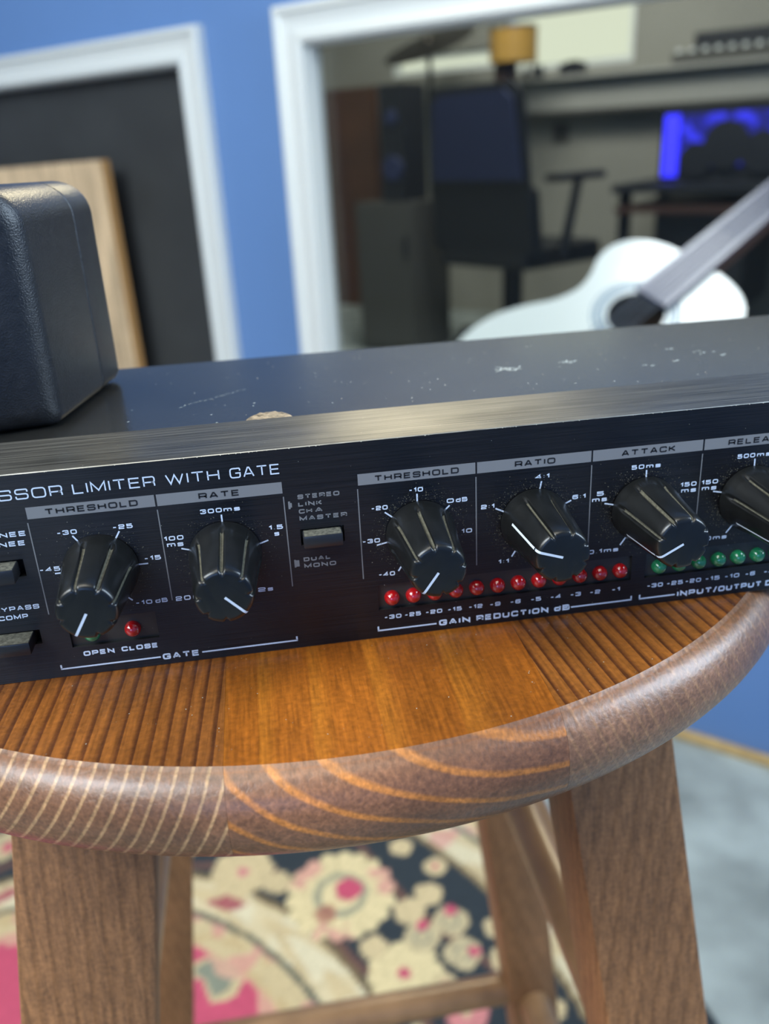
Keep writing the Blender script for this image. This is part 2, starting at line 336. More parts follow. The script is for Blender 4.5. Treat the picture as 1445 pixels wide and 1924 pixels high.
# ------------------------------------------------------------------ the room
def wall_holes(name, s0, s1, z0, z1, n0, n1, holes, m, kind='structure'):
    bm = bmesh.new(); S = sorted({s0, s1, *[h[0] for h in holes], *[h[1] for h in holes]}); Z = sorted({z0, z1, *[h[2] for h in holes], *[h[3] for h in holes]})
    for i in range(len(S)-1):
        for j in range(len(Z)-1):
            cs, cz = (S[i]+S[i+1])/2, (Z[j]+Z[j+1])/2
            if any(h[0] < cs < h[1] and h[2] < cz < h[3] for h in holes): continue
            for n, fl in ((n0, 0), (n1, 1)):
                P = [W(S[i], n, Z[j]), W(S[i+1], n, Z[j]), W(S[i+1], n, Z[j+1]), W(S[i], n, Z[j+1])]
                if fl: P.reverse()
                bm.faces.new([bm.verts.new(p) for p in P])
    for h in holes:
        a, b, c, d = h
        for P in ([W(a, n0, c), W(a, n1, c), W(a, n1, d), W(a, n0, d)], [W(b, n0, c), W(b, n0, d), W(b, n1, d), W(b, n1, c)],
                  [W(a, n0, c), W(b, n0, c), W(b, n1, c), W(a, n1, c)], [W(a, n0, d), W(a, n1, d), W(b, n1, d), W(b, n0, d)]):
            bm.faces.new([bm.verts.new(p) for p in P])
    for P in ([W(s0, n0, z1), W(s1, n0, z1), W(s1, n1, z1), W(s0, n1, z1)], [W(s0, n0, z0), W(s0, n1, z0), W(s1, n1, z0), W(s1, n0, z0)]):
        bm.faces.new([bm.verts.new(p) for p in P])
    bmesh.ops.remove_doubles(bm, verts=bm.verts[:], dist=1e-5)
    bmesh.ops.recalc_face_normals(bm, faces=bm.faces[:])
    o = link(name, bm, m); o['kind'] = kind; return o
FZ, CZ = -H0, 1700
H1 = (-1720, -908, -330, 232); H2 = (-655, 420, -330, 237)
wall_holes('wall_window', -3000, 1500, FZ, CZ, 0, 27, [H1, H2], M['blue'])
def slab(name, s0, s1, n0, n1, z0, z1, m):
    bm = bmesh.new(); wbox(bm, s0, s1, n0, n1, z0, z1); o = link(name, bm, m); o['kind'] = 'structure'; return o
slab('floor', -5200, 1700, -3300, 3300, FZ-60, FZ, M['carpet'])
slab('ceiling', -5200, 1700, -3300, 3300, CZ, CZ+60, M['ceil'])
slab('wall_left', -3100, -3000, -3200, 27, FZ, CZ, M['blue'])
slab('wall_right', 1500, 1600, -3200, 3100, FZ, CZ, M['blue'])
slab('wall_back', -3100, 1600, -3300, -3200, FZ, CZ, M['wallw'])
def casing(name, h, wd, m):
    """mitred moulding around an opening"""
    a, b, c, d = h
    prof = [(0, 0), (0, 14), (4, 17), (10, 17), (14, 13), (26, 11), (wd-12, 14), (wd-9, 19), (wd-3, 19), (wd, 15), (wd, 0)]   # (out from the opening, depth into the room)
    bm = bmesh.new(); rings = []
    for (cs, cz, ds, dz) in ((a, c, -1, -1), (b, c, 1, -1), (b, d, 1, 1), (a, d, -1, 1)):
        rings.append([bm.verts.new(W(cs+ds*o, -q, cz+dz*o)) for o, q in prof])
    for i in range(4):
        A, B = rings[i], rings[(i+1) % 4]
        for k in range(len(prof)-1): bm.faces.new((A[k], B[k], B[k+1], A[k+1]))
    bmesh.ops.recalc_face_normals(bm, faces=bm.faces[:])
    # jamb lining behind the moulding
    for (s0, s1, z0, z1) in ((a-1, a+3, c, d), (b-3, b+1, c, d), (a, b, c-1, c+3), (a, b, d-3, d+1)): wbox(bm, s0, s1, 0, 26, z0, z1)
    o = link(name, bm, m); o['kind'] = 'structure'; return o
casing('trim_1', H1, 50, M['wtrim']); casing('trim_2', H2, 50, M['wtrim'])
bm = bmesh.new(); wbox(bm, H2[0]+3, H2[1]-3, 18, 23, H2[2]+3, H2[3]-3); o = link('window_1', bm, M['glass']); o['kind'] = 'structure'
bm = bmesh.new(); wbox(bm, H1[0]+3, H1[1]-3, 21, 26, H1[2]+3, H1[3]-3); o = link('window_2', bm, M['paneldark']); o['kind'] = 'structure'
bm = bmesh.new(); wbox(bm, -3000, 1500, -14, 0, FZ, FZ+14); bevel(bm, 3); o = link('baseboard_window', bm, M['strip']); o['kind'] = 'structure'

# board leaning in the left frame
bd = thing('wooden_board', 'pale pine board standing against the left white frame behind the black power adapter', 'board')
def rotwz(s, z, s0, z0, a): c, q = math.cos(a), math.sin(a); return s0+(s-s0)*c-(z-z0)*q, z0+(s-s0)*q+(z-z0)*c
bm = bmesh.new(); P = []
for n in (-21, -40):
    for (s, z) in ((-1700, -730), (-1096, -730), (-1096, 98), (-1700, 98)):
        ss, zz = rotwz(s, z, -1096, -318, math.radians(1.1)); P.append(W(ss, n, zz))
hexa(bm, [P[0], P[1], P[5], P[4], P[3], P[2], P[6], P[7]])
for f in bm.faces:
    c = f.calc_center_median()
bmesh.ops.recalc_face_normals(bm, faces=bm.faces[:])
wdv = Vector((WD.x, WD.y, 0))
for f in bm.faces:
    f.normal_update()
    if abs(f.normal.dot(wdv)) > 0.9 or abs(f.normal.z) > 0.9: f.material_index = 1
link('plank', bm, [M['board'], M['boardedge']], bd)

# ------------------------------------------------------------------ rug (flat woven print carried by the vertices)
RC = (-330.0, 330.0); RR = 716.0
def rug():
    st = 3.6; xs = np.arange(RC[0]-RR-4, RC[0]+RR+4, st); ys = np.arange(RC[1]-RR-4, RC[1]+RR+4, st)
    X, Y = np.meshgrid(xs, ys, indexing='ij'); r = np.hypot(X-RC[0], Y-RC[1]); th = np.arctan2(Y-RC[1], X-RC[0])
    rng = np.random.RandomState(4)
    def vnoise(s, seed):
        g = np.random.RandomState(seed).rand(64, 64); u = X/s % 64; v = Y/s % 64
        i = np.floor(u).astype(int); j = np.floor(v).astype(int); a = u-i; b = v-j; a = a*a*(3-2*a); b = b*b*(3-2*b)
        return (g[i % 64, j % 64]*(1-a)+g[(i+1) % 64, j % 64]*a)*(1-b)+(g[i % 64, (j+1) % 64]*(1-a)+g[(i+1) % 64, (j+1) % 64]*a)*b
    n1, n2, n3 = vnoise(24, 1), vnoise(11, 2), vnoise(50, 3)
    red = np.array((0.46, 0.065, 0.115)); cream = np.array((0.54, 0.42, 0.23)); cream2 = np.array((0.60, 0.52, 0.34)); tan = np.array((0.46, 0.33, 0.16))
    dark = np.array((0.020, 0.028, 0.034)); sage = np.array((0.20, 0.21, 0.15)); brown = np.array((0.13, 0.062, 0.045)); pink = np.array((0.55, 0.20, 0.19))
    col = np.zeros(X.shape+(3,)); 
    def put(mask, c): col[mask] = c
    def mixin(w_, c):
        w_ = np.clip(w_, 0, 1)[..., None]; col[:] = col*(1-w_)+np.array(c)*w_
    put(r >= 0, red)
    orn = np.sin(th*18)*0.5+np.sin(r/22.0)*0.5+(n1-0.5)*1.6
    mixin(((orn > 0.62) & (r < 318)).astype(float), cream*0.9); mixin(((orn > 0.95) & (r < 318)).astype(float), sage)
    edge = 306+10*np.sin(th*22)+10*(n1-.5)
    mixin((r > edge).astype(float)*0.85, pink*0.5+cream*0.5); mixin((r > 316).astype(float), cream*0.92)
    mixin(((n2 > .62) & (r > 316) & (r < 352)).astype(float)*0.7, tan); mixin(((n1 > .72) & (r > 316) & (r < 352)).astype(float)*0.6, pink)
    mixin((np.abs(r-353) < 3.6).astype(float), sage*0.45)
    mixin((r > 357).astype(float), cream2); band = (r > 357) & (r < 400)
    sc = np.sin(th*r/17.0+3*np.sin(r/9.0)); mixin((band & (sc > .35)).astype(float)*0.7, tan); mixin((band & (n1 > .66)).astype(float)*0.6, cream)
    mixin((band & (np.sin(th*r/46.0) > .93) & (np.abs(r-379) < 10)).astype(float)*0.9, (0.30, 0.05, 0.07))
    mixin(((r > 400) & (r <= 409)).astype(float), tan*0.33); mixin((r > 408).astype(float), dark)
    vine = np.abs(r-(428+16*np.sin(th*9)))
    mixin(((vine < 5) & (r < 590)).astype(float)*0.9, brown); mixin((((np.abs(r-(535+26*np.sin(th*7+1))) < 5)) & (r < 590)).astype(float)*0.9, brown)
    def flower(x, y, R_, c, cc, petals, tip=None, ccr=0.28, off=(0, 0)):
        d = np.hypot(X-x, Y-y); a = np.arctan2(Y-y, X-x); pr = R_*(0.90+0.10*np.abs(np.cos(a*petals/2)))
        m_ = d < pr; mixin(m_.astype(float), c)
        mixin((m_ & (np.abs(np.cos(a*petals/2)) < 0.16) & (d > R_*0.45)).astype(float)*0.5, np.array(c)*0.55)
        if tip is not None: mixin((m_ & (d > R_*0.66) & (np.sin(a*3+x) > 0.25) & (n2 > .45)).astype(float)*0.65, tip)
        if ccr > 0.3: mixin((m_ & (np.abs(d-R_*0.42) < R_*0.07)).astype(float)*0.8, sage)
        mixin((np.hypot(X-x-off[0], Y-y-off[1]) < R_*ccr*0.75).astype(float), cc)
    gold = np.array((0.62, 0.50, 0.27))
    keep = [(26, 625, 68), (83, 504, 45), (-92, 685, 40), (-49, 659, 18), (55, 543, 16), (103, 584, 20), (130, 604, 18), (111, 546, 22), (148, 561, 23), (152, 517, 22), (123, 482, 16), (138, 446, 24)]
    flower(26, 625, 68, gold, red, 18, pink, 0.33, (10, 6)); mixin((np.hypot(X-6, Y-600) < 13).astype(float)*.8, (0.30, 0.10, 0.07))
    flower(83, 504, 42, gold, red*1.0, 12, None, 0.24); flower(-92, 685, 40, cream, pink, 8, None, 0.25); flower(-49, 659, 18, cream*.95, cream, 5)
    for x, y, q in keep[4:7]: flower(x, y, q, cream*1.0, cream, 5)
    flower(111, 546, 21, cream*.8+sage*.2, red, 4, None, .45, (3, 15)); flower(148, 561, 22, cream*.8+sage*.2, red, 4, None, .45, (3, 14)); flower(152, 517, 22, cream*.8+sage*.2, red, 4, None, .45, (12, 0))
    flower(123, 482, 15, cream, red, 5); flower(138, 446, 23, pink, cream, 7)
    tries = 0; added = 0
    while tries < 4000 and added < 150:
        tries += 1; a = rng.rand()*2*PI; q = rng.choice([60, 42, 28, 20, 15], p=[.12, .18, .25, .25, .2]); rr = rng.uniform(410+q*.7, 590-q)
        x, y = RC[0]+rr*math.cos(a), RC[1]+rr*math.sin(a)
        if any(math.hypot(x-k[0], y-k[1]) < k[2]+q+6 for k in keep): continue
        keep.append((x, y, q)); added += 1
        if q > 40: flower(x, y, q, gold, red, 16, pink, .33)
        elif q > 25: flower(x, y, q, cream*.85+sage*.15, red, 5, None, .4, (rng.uniform(-10, 10), rng.uniform(-10, 10)))
        else: flower(x, y, q, cream, cream*.9 if rng.rand() < .5 else red, 5)
    b2 = r > 592
    mixin(b2.astype(float), cream2); mixin((b2 & (np.sin(th*r/19.0+2*np.sin(r/11.0)) > .4)).astype(float)*.6, tan); mixin((b2 & (n1 > .72)).astype(float)*.6, pink)
    mixin((np.abs(r-594) < 4).astype(float), tan*.5); mixin((np.abs(r-640) < 4).astype(float), sage*.6)
    mixin((r > 652).astype(float), red); mixin(((r > 652) & (n1 > .55)).astype(float), cream); mixin(((r > 652) & (n1 < .3)).astype(float), dark); mixin((r > 704).astype(float), dark)
    col *= (0.88+0.24*rng.rand(*X.shape))[..., None]
    ok = r <= RR
    idx = -np.ones(X.shape, int); idx[ok] = np.arange(ok.sum())
    z = (H0-H0+6.0)/1000
    co = np.stack([X[ok]/1000, Y[ok]/1000, np.full(ok.sum(), z)], 1)
    q = np.stack([idx[:-1, :-1], idx[1:, :-1], idx[1:, 1:], idx[:-1, 1:]], -1).reshape(-1, 4); q = q[(q >= 0).all(1)]
    me = bpy.data.meshes.new('rug_pile'); me.vertices.add(len(co)); me.vertices.foreach_set('co', co.ravel())
    me.loops.add(len(q)*4); me.loops.foreach_set('vertex_index', q.ravel()); me.polygons.add(len(q))
    me.polygons.foreach_set('loop_start', np.arange(len(q))*4); me.update(calc_edges=True); me.validate()
    at = me.color_attributes.new('weave', 'FLOAT_COLOR', 'POINT'); at.data.foreach_set('color', np.concatenate([col[ok], np.ones((ok.sum(), 1))], 1).astype(np.float32).ravel())
    m = bpy.data.materials.new('rug_wool'); nt, N, L, b = nodes(m); a = N.new('ShaderNodeAttribute'); a.attribute_name = 'weave'
    L.new(a.outputs['Color'], b.inputs['Base Color']); b.inputs['Roughness'].default_value = 0.95
    me.materials.append(m); o = bpy.data.objects.new('pile', me); C.objects.link(o); return o
rg = thing('round_rug', 'round floral rug in red, cream and black under the wooden stool', 'rug')
pile = rug(); pile.parent = rg
bm = bmesh.new(); n = 128
A = [bm.verts.new(V(RC[0]+RR*math.cos(2*PI*i/n), RC[1]+RR*math.sin(2*PI*i/n), FZ)) for i in range(n)]
B = [bm.verts.new(V(RC[0]+(RR-1)*math.cos(2*PI*i/n), RC[1]+(RR-1)*math.sin(2*PI*i/n), FZ+5.8)) for i in range(n)]
for i in range(n): bm.faces.new((A[i], A[(i+1) % n], B[(i+1) % n], B[i]))
bm.faces.new(B)
link('backing', bm, mat('rug_backing', (0.05, 0.04, 0.03), 0.9), rg)

# ------------------------------------------------------------------ stool
st = thing('bar_stool', 'brown stained round wooden bar stool standing on the floral rug', 'stool')
SX, SY, SR = 9.1, 96.85, 134.0
prof = [(0.0, 0.0), (60.0, 0.0), (110.0, 0.0), (SR-3, 0.0), (SR-0.6, 0.05), (SR+0.2, -0.45)]
for k in range(0, 19):
    a = math.radians(75-k*9.2); prof.append((SR+0.2+6.6*math.cos(a)-1.7+0.4, -9.3+9.0*math.sin(a)))
prof += [(SR-4, -18.6), (60.0, -18.6), (0.0, -18.6)]
def seat_bm():
    bm = bmesh.new(); n = 360; rings = []
    for r, z in prof:
        if r == 0: rings.append([bm.verts.new(V(SX, SY, z))]); continue
        rings.append([bm.verts.new(V(SX+r*math.cos(2*PI*i/n), SY+r*math.sin(2*PI*i/n), z)) for i in range(n)])
    for a, b in zip(rings[:-1], rings[1:]):
        for i in range(n):
            j = (i+1) % n
            if len(a) == 1: bm.faces.new((a[0], b[i], b[j]))
            elif len(b) == 1: bm.faces.new((a[j], a[i], b[0]))
            else: bm.faces.new((a[i], b[i], b[j], a[j]))
    bmesh.ops.recalc_face_normals(bm, faces=bm.faces[:]); return bm
OG, OL = (0.225, 0.070, 0.010), (0.085, 0.025, 0.006)
EG, EL = (0.190, 0.085, 0.040), (0.370, 0.195, 0.080)
seams = [-134.1, -73.9, -13.7, 46.5, 106.7]
pm = [
 wood('seat_wood_a', OG, OL, (-0.24, 0.78), 0.0026, 0.002, EG, EL, yaw=0.05),
 wood('seat_wood_b', OG, OL, (-0.22, 0.78), 0.0026, 0.002, EG, EL, yaw=0.05),
 wood('seat_wood_c', (0.215, 0.070, 0.012), OL, (-0.125, 0.785), 0.00255, 0.0018, EG, (0.42, 0.24, 0.11), yaw=0.05),
 wood('seat_wood_d', (0.260, 0.075, 0.007), (0.31, 0.098, 0.009), (0.052, 0.827), 0.0050, 0.0034, (0.190, 0.080, 0.036), (0.42, 0.150, 0.030), yaw=0.0, sharp=0.6),
 wood('seat_wood_e', (0.250, 0.082, 0.013), OL, (0.19, 0.80), 0.0027, 0.002, (0.240, 0.115, 0.058), (0.30, 0.150, 0.070), yaw=-0.08),
 wood('seat_wood_f', OG, OL, (0.40, 0.80), 0.0028, 0.002, EG, (0.30, 0.14, 0.06), yaw=-0.06)]
edges = [None]+seams+[None]
for i in range(6):
    bm = seat_bm(); lo, hi = edges[i], edges[i+1]
    for x, sgn in ((lo, -1), (hi, 1)):
        if x is None: continue
        xx = x-sgn*0.02
        g = bm.verts[:]+bm.edges[:]+bm.faces[:]
        rr = bmesh.ops.bisect_plane(bm, geom=g, plane_co=V(xx, 0, 0), plane_no=Vector((sgn, 0, 0)), clear_outer=True)
        ed = [e for e in rr['geom_cut'] if isinstance(e, bmesh.types.BMEdge)]
        bmesh.ops.holes_fill(bm, edges=ed, sides=0)
    link('seat_plank', bm, pm[i], st, smooth=True, angle=30)
def leg_axis(sx, sy, z):
    """centre of a leg at height z (z down from the seat)"""
    x0 = SX+sx*LEG['rx'][0 if sx < 0 else 1]; y0 = SY+sy*LEG['ry'][0 if sy < 0 else 1]
    return Vector((x0+sx*LEG['k']*(-z-60), y0+sy*LEG['k']*(-z-60)))
LEG = dict(rx=(64, 71), ry=(75, 76), k=0.135)
LW = wood('leg_wood', (0.29, 0.130, 0.048), (0.24, 0.105, 0.036), (0.30, -0.20), 0.0035, 0.003, rough=0.5, axis='Z', coat=0.0)
def leg(sx, sy, w_, d_, yaw):
    bm = bmesh.new(); P = []
    for z in (FZ+6.3, -18.7):
        c = leg_axis(sx, sy, z)
        for a, b in ((-1, -1), (1, -1), (1, 1), (-1, 1)):
            u = Vector((a*w_/2, b*d_/2)); cy, sn = math.cos(yaw), math.sin(yaw)
            P.append(V(c.x+u.x*cy-u.y*sn, c.y+u.x*sn+u.y*cy, z))
    hexa(bm, P); bevel(bm, 1.6, 2); return link('leg', bm, LW, st, smooth=True, angle=30)
YW = math.radians(3)
for sx, sy in ((-1, -1), (1, -1), (1, 1), (-1, 1)): leg(sx, sy, 33 if sx < 0 else 30, 24, YW)
RG = mat('rung_wood', (0.27, 0.145, 0.065), 0.35, coat=0.15, var=0.2, vs=60, vscale=(1, 1, 0.2))
def rung(a, b, za, zb, r=9.5):
    p, q = leg_axis(*a, za), leg_axis(*b, zb)
    bm = bmesh.new(); tube(bm, V(p.x, p.y, za), V(q.x, q.y, zb), r/1000, n=20); link('rung', bm, RG, st, smooth=True)
rung((-1, 1), (1, 1), -405, -405); rung((1, 1), (1, -1), -185, -185); rung((1, 1), (1, -1), -405, -405)
rung((-1, 1), (-1, -1), -185, -185); rung((-1, 1), (-1, -1), -405, -405); rung((-1, -1), (1, -1), -500, -500)

# ------------------------------------------------------------------ rack unit
ru = thing('rack_compressor', 'black rack-mount compressor unit with grey knobs lying on the round wooden stool', 'audio device')
X0, X1, HT, LD, BD = -190.0, 292.0, 43.7, 20.6, 83.5
HOLES = [(-58.5, -48.45, 23.2, 26.8), (-58.5, -48.5, 8.3, 11.45), (-43.1, -26.2, 6.5, 12.45), (3.85, 12.5, 23.2, 26.7), (18.5, 73.25, 6.6, 12.4), (76.4, 131.0, 6.7, 12.4)]
def front_panel():
    bm = bmesh.new(); S = sorted({X0, X1, *[h[0] for h in HOLES], *[h[1] for h in HOLES]}); Z = sorted({0.14, HT-0.14, *[h[2] for h in HOLES], *[h[3] for h in HOLES]})
    for i in range(len(S)-1):
        for j in range(len(Z)-1):
            cs, cz = (S[i]+S[i+1])/2, (Z[j]+Z[j+1])/2
            if any(h[0] < cs < h[1] and h[2] < cz < h[3] for h in HOLES): continue
            bm.faces.new([bm.verts.new(V(*p)) for p in ((S[i], 0, Z[j]), (S[i+1], 0, Z[j]), (S[i+1], 0, Z[j+1]), (S[i], 0, Z[j+1]))])
    for a, b, c, d in HOLES:
        D = 1.7
        for P in (((a, 0, c), (a, D, c), (a, D, d), (a, 0, d)), ((b, 0, c), (b, 0, d), (b, D, d), (b, D, c)), ((a, 0, c), (b, 0, c), (b, D, c), (a, D, c)), ((a, 0, d), (a, D, d), (b, D, d), (b, 0, d))):
            bm.faces.new([bm.verts.new(V(*p)) for p in P]).material_index = 3
    def q(P, mi): bm.faces.new([bm.verts.new(V(*p)) for p in P]).material_index = mi
    q(((X0, 0, HT-.14), (X1, 0, HT-.14), (X1, .14, HT), (X0, .14, HT)), 2)          # pale metallic chamfer
    q(((X0, .14, HT), (X1, .14, HT), (X1, LD, HT), (X0, LD, HT)), 1)              # brushed lip
    q(((X0, LD, HT), (X1, LD, HT), (X1, LD, HT-1.5), (X0, LD, HT-1.5)), 1)
    q(((X0, .14, 0), (X0, 0, .14), (X1, 0, .14), (X1, .14, 0))[::-1], 2)
    q(((X0, .14, 0.0), (X1, .14, 0.0), (X1, LD, 0.0), (X0, LD, 0.0))[::-1], 1)
    for x in (X0, X1): q(((x, 0, 0), (x, LD, 0), (x, LD, HT), (x, 0, HT)) if x == X0 else ((x, 0, 0), (x, 0, HT), (x, LD, HT), (x, LD, 0)), 1)
    bmesh.ops.remove_doubles(bm, verts=bm.verts[:], dist=2e-6)
    bmesh.ops.recalc_face_normals(bm, faces=bm.faces[:])
    return link('front_panel', bm, [M['face'], M['lip'], M['edge'], M['hole']], ru)
fp = front_panel()
bm = bmesh.new(); box(bm, (X0+24, 2.2, 1.0), (X1-24, BD, 43.2)); 
bmesh.ops.bevel(bm, geom=[e for e in bm.edges if abs(e.verts[0].co.z-e.verts[1].co.z) < 1e-6 and e.verts[0].co.y > 0.08 and e.verts[1].co.y > 0.08 and e.verts[0].co.z > .75], offset=0.0012, segments=3, affect='EDGES')
link('chassis', bm, M['chassis'], ru, smooth=True, angle=30)
def bez(x0, x1, z0, z1):
    bm = bmesh.new(); quad(bm, x0-.2, z0-.2, x1+.2, z1+.2, y=0.75); link('display_window', bm, M['bezel'], ru)
bez(-43.1, -26.2, 6.5, 12.45); bez(18.5, 73.25, 6.6, 12.4); bez(76.4, 131.0, 6.7, 12.4)
led_mesh = None
def led(x, z, m):
    bm = bmesh.new(); r = 1.62; n = 24; rings = []
    pr_ = [(r, 1.2), (r, 0.35)]+[(r*math.cos(a), 0.35-r*1.0*math.sin(a)) for a in [PI/2*k/8 for k in range(1, 8)]]
    for q, y in pr_: rings.append([bm.verts.new(V(x+q*math.cos(2*PI*i/n), y, z+q*math.sin(2*PI*i/n))) for i in range(n)])
    tip = bm.verts.new(V(x, 0.35-r, z))
    for a, b in zip(rings[:-1], rings[1:]):
        for i in range(n): bm.faces.new((a[i], a[(i+1) % n], b[(i+1) % n], b[i]))
    for i in range(n): bm.faces.new((rings[-1][i], rings[-1][(i+1) % n], tip))
    bmesh.ops.recalc_face_normals(bm, faces=bm.faces[:])
    o = link('led', bm, M[m], ru, smooth=True); o['label'] = 'round red indicator lamp' if m == 'ledr' else 'round green indicator lamp'; return o
led(-38.93, 8.96, 'ledg'); led(-31.07, 8.98, 'ledr')
for i in range(12): led(21.39+4.4946*i, 8.99, 'ledr')
for i in range(12): led(79.67+4.52*i if i < 12 else 0, 8.9, 'ledg') if 79.67+4.52*i < 129.5 else None
# buttons
def button(x0, x1, z0, z1, y):
    bm = bmesh.new(); box(bm, (x0, y, z0), (x1, 4.0, z1)); bevel(bm, 0.22, 2); bm.normal_update()
    for f in bm.faces:
        if abs(f.normal.z) > 0.95 and f.calc_center_median().z > V(0, 0, z1-.1).z: f.material_index = 1
    o = link('push_button', bm, [M['cap'], M['captop']], ru, smooth=True, angle=35)
button(4.25, 11.95, 23.75, 26.3, -3.0); button(-58.2, -49.55, 23.5, 26.4, -3.8); button(-58.2, -49.6, 8.55, 11.15, -4.4)
# knobs
KL, KR0, KR1 = 17.9, 7.05, 5.35
def knob(cx, cz, ang):
    n = 192; bm = bmesh.new(); rings = []; st_ = [(-0.4, KR0), (-1.2, KR0), (-2.2, KR0-.12), (-3.4, KR0-.22), (-4.0, KR0-.28), (-6, 0), (-9, 0), (-12, 0), (-15, 0), (-16.6, 0), (-17.3, 0), (-17.65, 0), (-17.85, 0), (-KL, 0)]
    for y, r in st_:
        base = KR0-(KR0-KR1)*(-y/KL)**0.9 if r == 0 else r
        if y < -16.7: base -= {-17.3: .12, -17.65: .32, -17.85: .60, -KL: 1.05}[y]
        gd = 0 if y > -3.3 else (0.30 if y > -3.6 else 0.62)
        ring = []
        for i in range(n):
            a = 2*PI*i/n; k = ((a-math.radians(ang)) % (2*PI))/(PI/4); kk = round(k); dist = abs(k-kk)*(PI/4)*base
            g = 0
            if kk % 8 != 0: g = gd*max(0, 1-(dist/0.50)**2)
            ring.append(bm.verts.new(V(cx+(base-g)*math.cos(a), y, cz+(base-g)*math.sin(a))))
        rings.append(ring)
    for ri, (a, b) in enumerate(zip(rings[:-1], rings[1:])):
        for i in range(n):
            f = bm.faces.new((a[i], a[(i+1) % n], b[(i+1) % n], b[i]))
            aa = 2*PI*(i+.5)/n; k = ((aa-math.radians(ang)) % (2*PI))/(PI/4); kk = round(k)
            if kk % 8 != 0 and abs(k-kk)*(PI/4)*6 < 0.26 and 4 <= ri < 10: f.material_index = 1
    bm.faces.new(rings[-1]); bmesh.ops.recalc_face_normals(bm, faces=bm.faces[:])
    o = link('knob', bm, [M['knob'], M['dustgroove']], ru, smooth=True, angle=50)
    bm = bmesh.new(); ca, sa = math.cos(math.radians(ang)), math.sin(math.radians(ang)); hw = 0.24
    path = [(0.15, -KL-.03), (KR1-1.0, -KL-.03), (KR1-.55, -17.88), (KR1-.2, -17.62), (KR1+.02, -17.2)]
    for y in (-15, -12, -9, -6, -3.0): path.append((KR0-(KR0-KR1)*(-y/KL)**0.9+.05, y))
    prev = None
    for r, y in path:
        p = [bm.verts.new(V(cx+r*ca-s*hw*sa, y, cz+r*sa+s*hw*ca)) for s in (-1, 1)]
        if prev: bm.faces.new((prev[0], p[0], p[1], prev[1]))
        prev = p
    bmesh.ops.recalc_face_normals(bm, faces=bm.faces[:])
    pl = link('pointer_line', bm, M['white'], o)
    return o
KZ = 23.2
def ang_of(a, b): return math.degrees(math.atan2(b[1]-a[1], b[0]-a[0]))
KN = [(-34.6, ang_of((-34.83, 23.16), (-37.3, 19.0))), (-11.0, ang_of((-11.0, 23.19), (-7.38, 19.43))), (27.75, ang_of((28.27, 23.44), (25.15, 19.16))),
      (51.35, ang_of((51.66, 23.42), (45.82, 25.42))), (75.0, ang_of((75.42, 23.43), (70.39, 20.78))), (98.6, 210.0), (122.3, -60.0)]
for x, a in KN: knob(x, KZ, a)
# printed legends
tw = 0.225
def group_print(items, segs=(), m='print', y=-0.04):
    bm = bmesh.new()
    for it in items:
        txt, x0, z0, x1, z1 = it[:5]; t = it[5] if len(it) > 5 else tw
        lettering(bm, txt, x0, z0, x1, z1, t, y=y)
    for a, b, *t in segs: seg(bm, a, b, t[0] if t else 0.30, y=y)
    return link('legend', bm, M[m], fp)
group_print([('COMPRESSOR', -68.2, 38.68, -38.75, 40.75, .26)])
group_print([('LIMITER', -37.0, 38.68, -22.05, 40.75, .26)]); group_print([('WITH', -20.15, 38.68, -10.2, 40.75, .26)]); group_print([('GATE', -8.3, 38.68, 1.1, 40.75, .26)])
group_print([('KNEE', -53.3, 31.5, -46.85, 32.5)]); group_print([('KNEE', -53.8, 29.6, -47.35, 30.6)])
group_print([('BYPASS', -56.0, 16.1, -47.5, 17.1)]); group_print([('COMP', -55.4, 14.25, -49.95, 15.25)])
# gate threshold scale
group_print([('-30', -41.4, 30.8, -37.75, 31.75), ('-25', -31.2, 30.8, -27.5, 31.75), ('-15', -26.45, 23.65, -23.3, 24.6), ('-45', -45.95, 23.6, -42.15, 24.55), ('-10', -29.55, 14.3, -26.35, 15.25), ('dB', -25.75, 14.3, -23.4, 15.25)],
  [((-38.71, 30.45), (-37.7, 28.9)), ((-30.1, 30.4), (-31.3, 28.5)), ((-27.9, 23.06), (-25.86, 23.06)), ((-43.3, 23.05), (-41.8, 23.07)), ((-30.7, 16.2), (-30.0, 15.5))])
group_print([('OPEN', -41.3, 4.3, -35.3, 5.4, .3), ('CLOSE', -33.9, 4.3, -26.75, 5.4, .3)])
group_print([('GATE', -26.2, 1.25, -18.9, 2.6, .34)], [((-46.05, 2.9), (-46.05, 1.95), .33), ((-46.2, 1.95), (-26.6, 1.95), .33), ((-18.3, 1.92), (1.2, 1.92), .33), ((1.08, 2.85), (1.08, 1.92), .33)])
group_print([('300', -14.7, 32.1, -10.6, 33.05), ('ms', -10.3, 32.1, -7.2, 33.05), ('1.5', -2.15, 27.3, .6, 28.25), ('s', -1.2, 25.95, -.25, 26.95), ('100', -22.2, 27.3, -18.5, 28.25), ('ms', -21.8, 25.95, -18.7, 27.0), ('20', -21.8, 14.2, -18.9, 15.2), ('ms', -18.4, 14.2, -15.3, 15.2), ('2', -5.6, 14.1, -4.1, 15.05), ('s', -3.7, 14.1, -2.65, 15.05)],
  [((-10.82, 31.6), (-10.84, 29.4)), ((-4.4, 24.6), (-2.5, 25.2)), ((-19.22, 25.42), (-17.5, 24.9)), ((-16, 15.6), (-15, 16.6)), ((-5.8, 16.4), (-6.6, 17.2))])
group_print([('STEREO', 3.95, 33.1, 12.1, 34.05, .26), ('LINK', 3.95, 31.55, 8.6, 32.5, .26), ('CH', 3.95, 30.05, 6.55, 31.0, .26), ('A', 7.1, 30.05, 8.6, 31.0, .26), ('MASTER', 3.95, 28.5, 13.3, 29.45, .26)], m='printgrey')
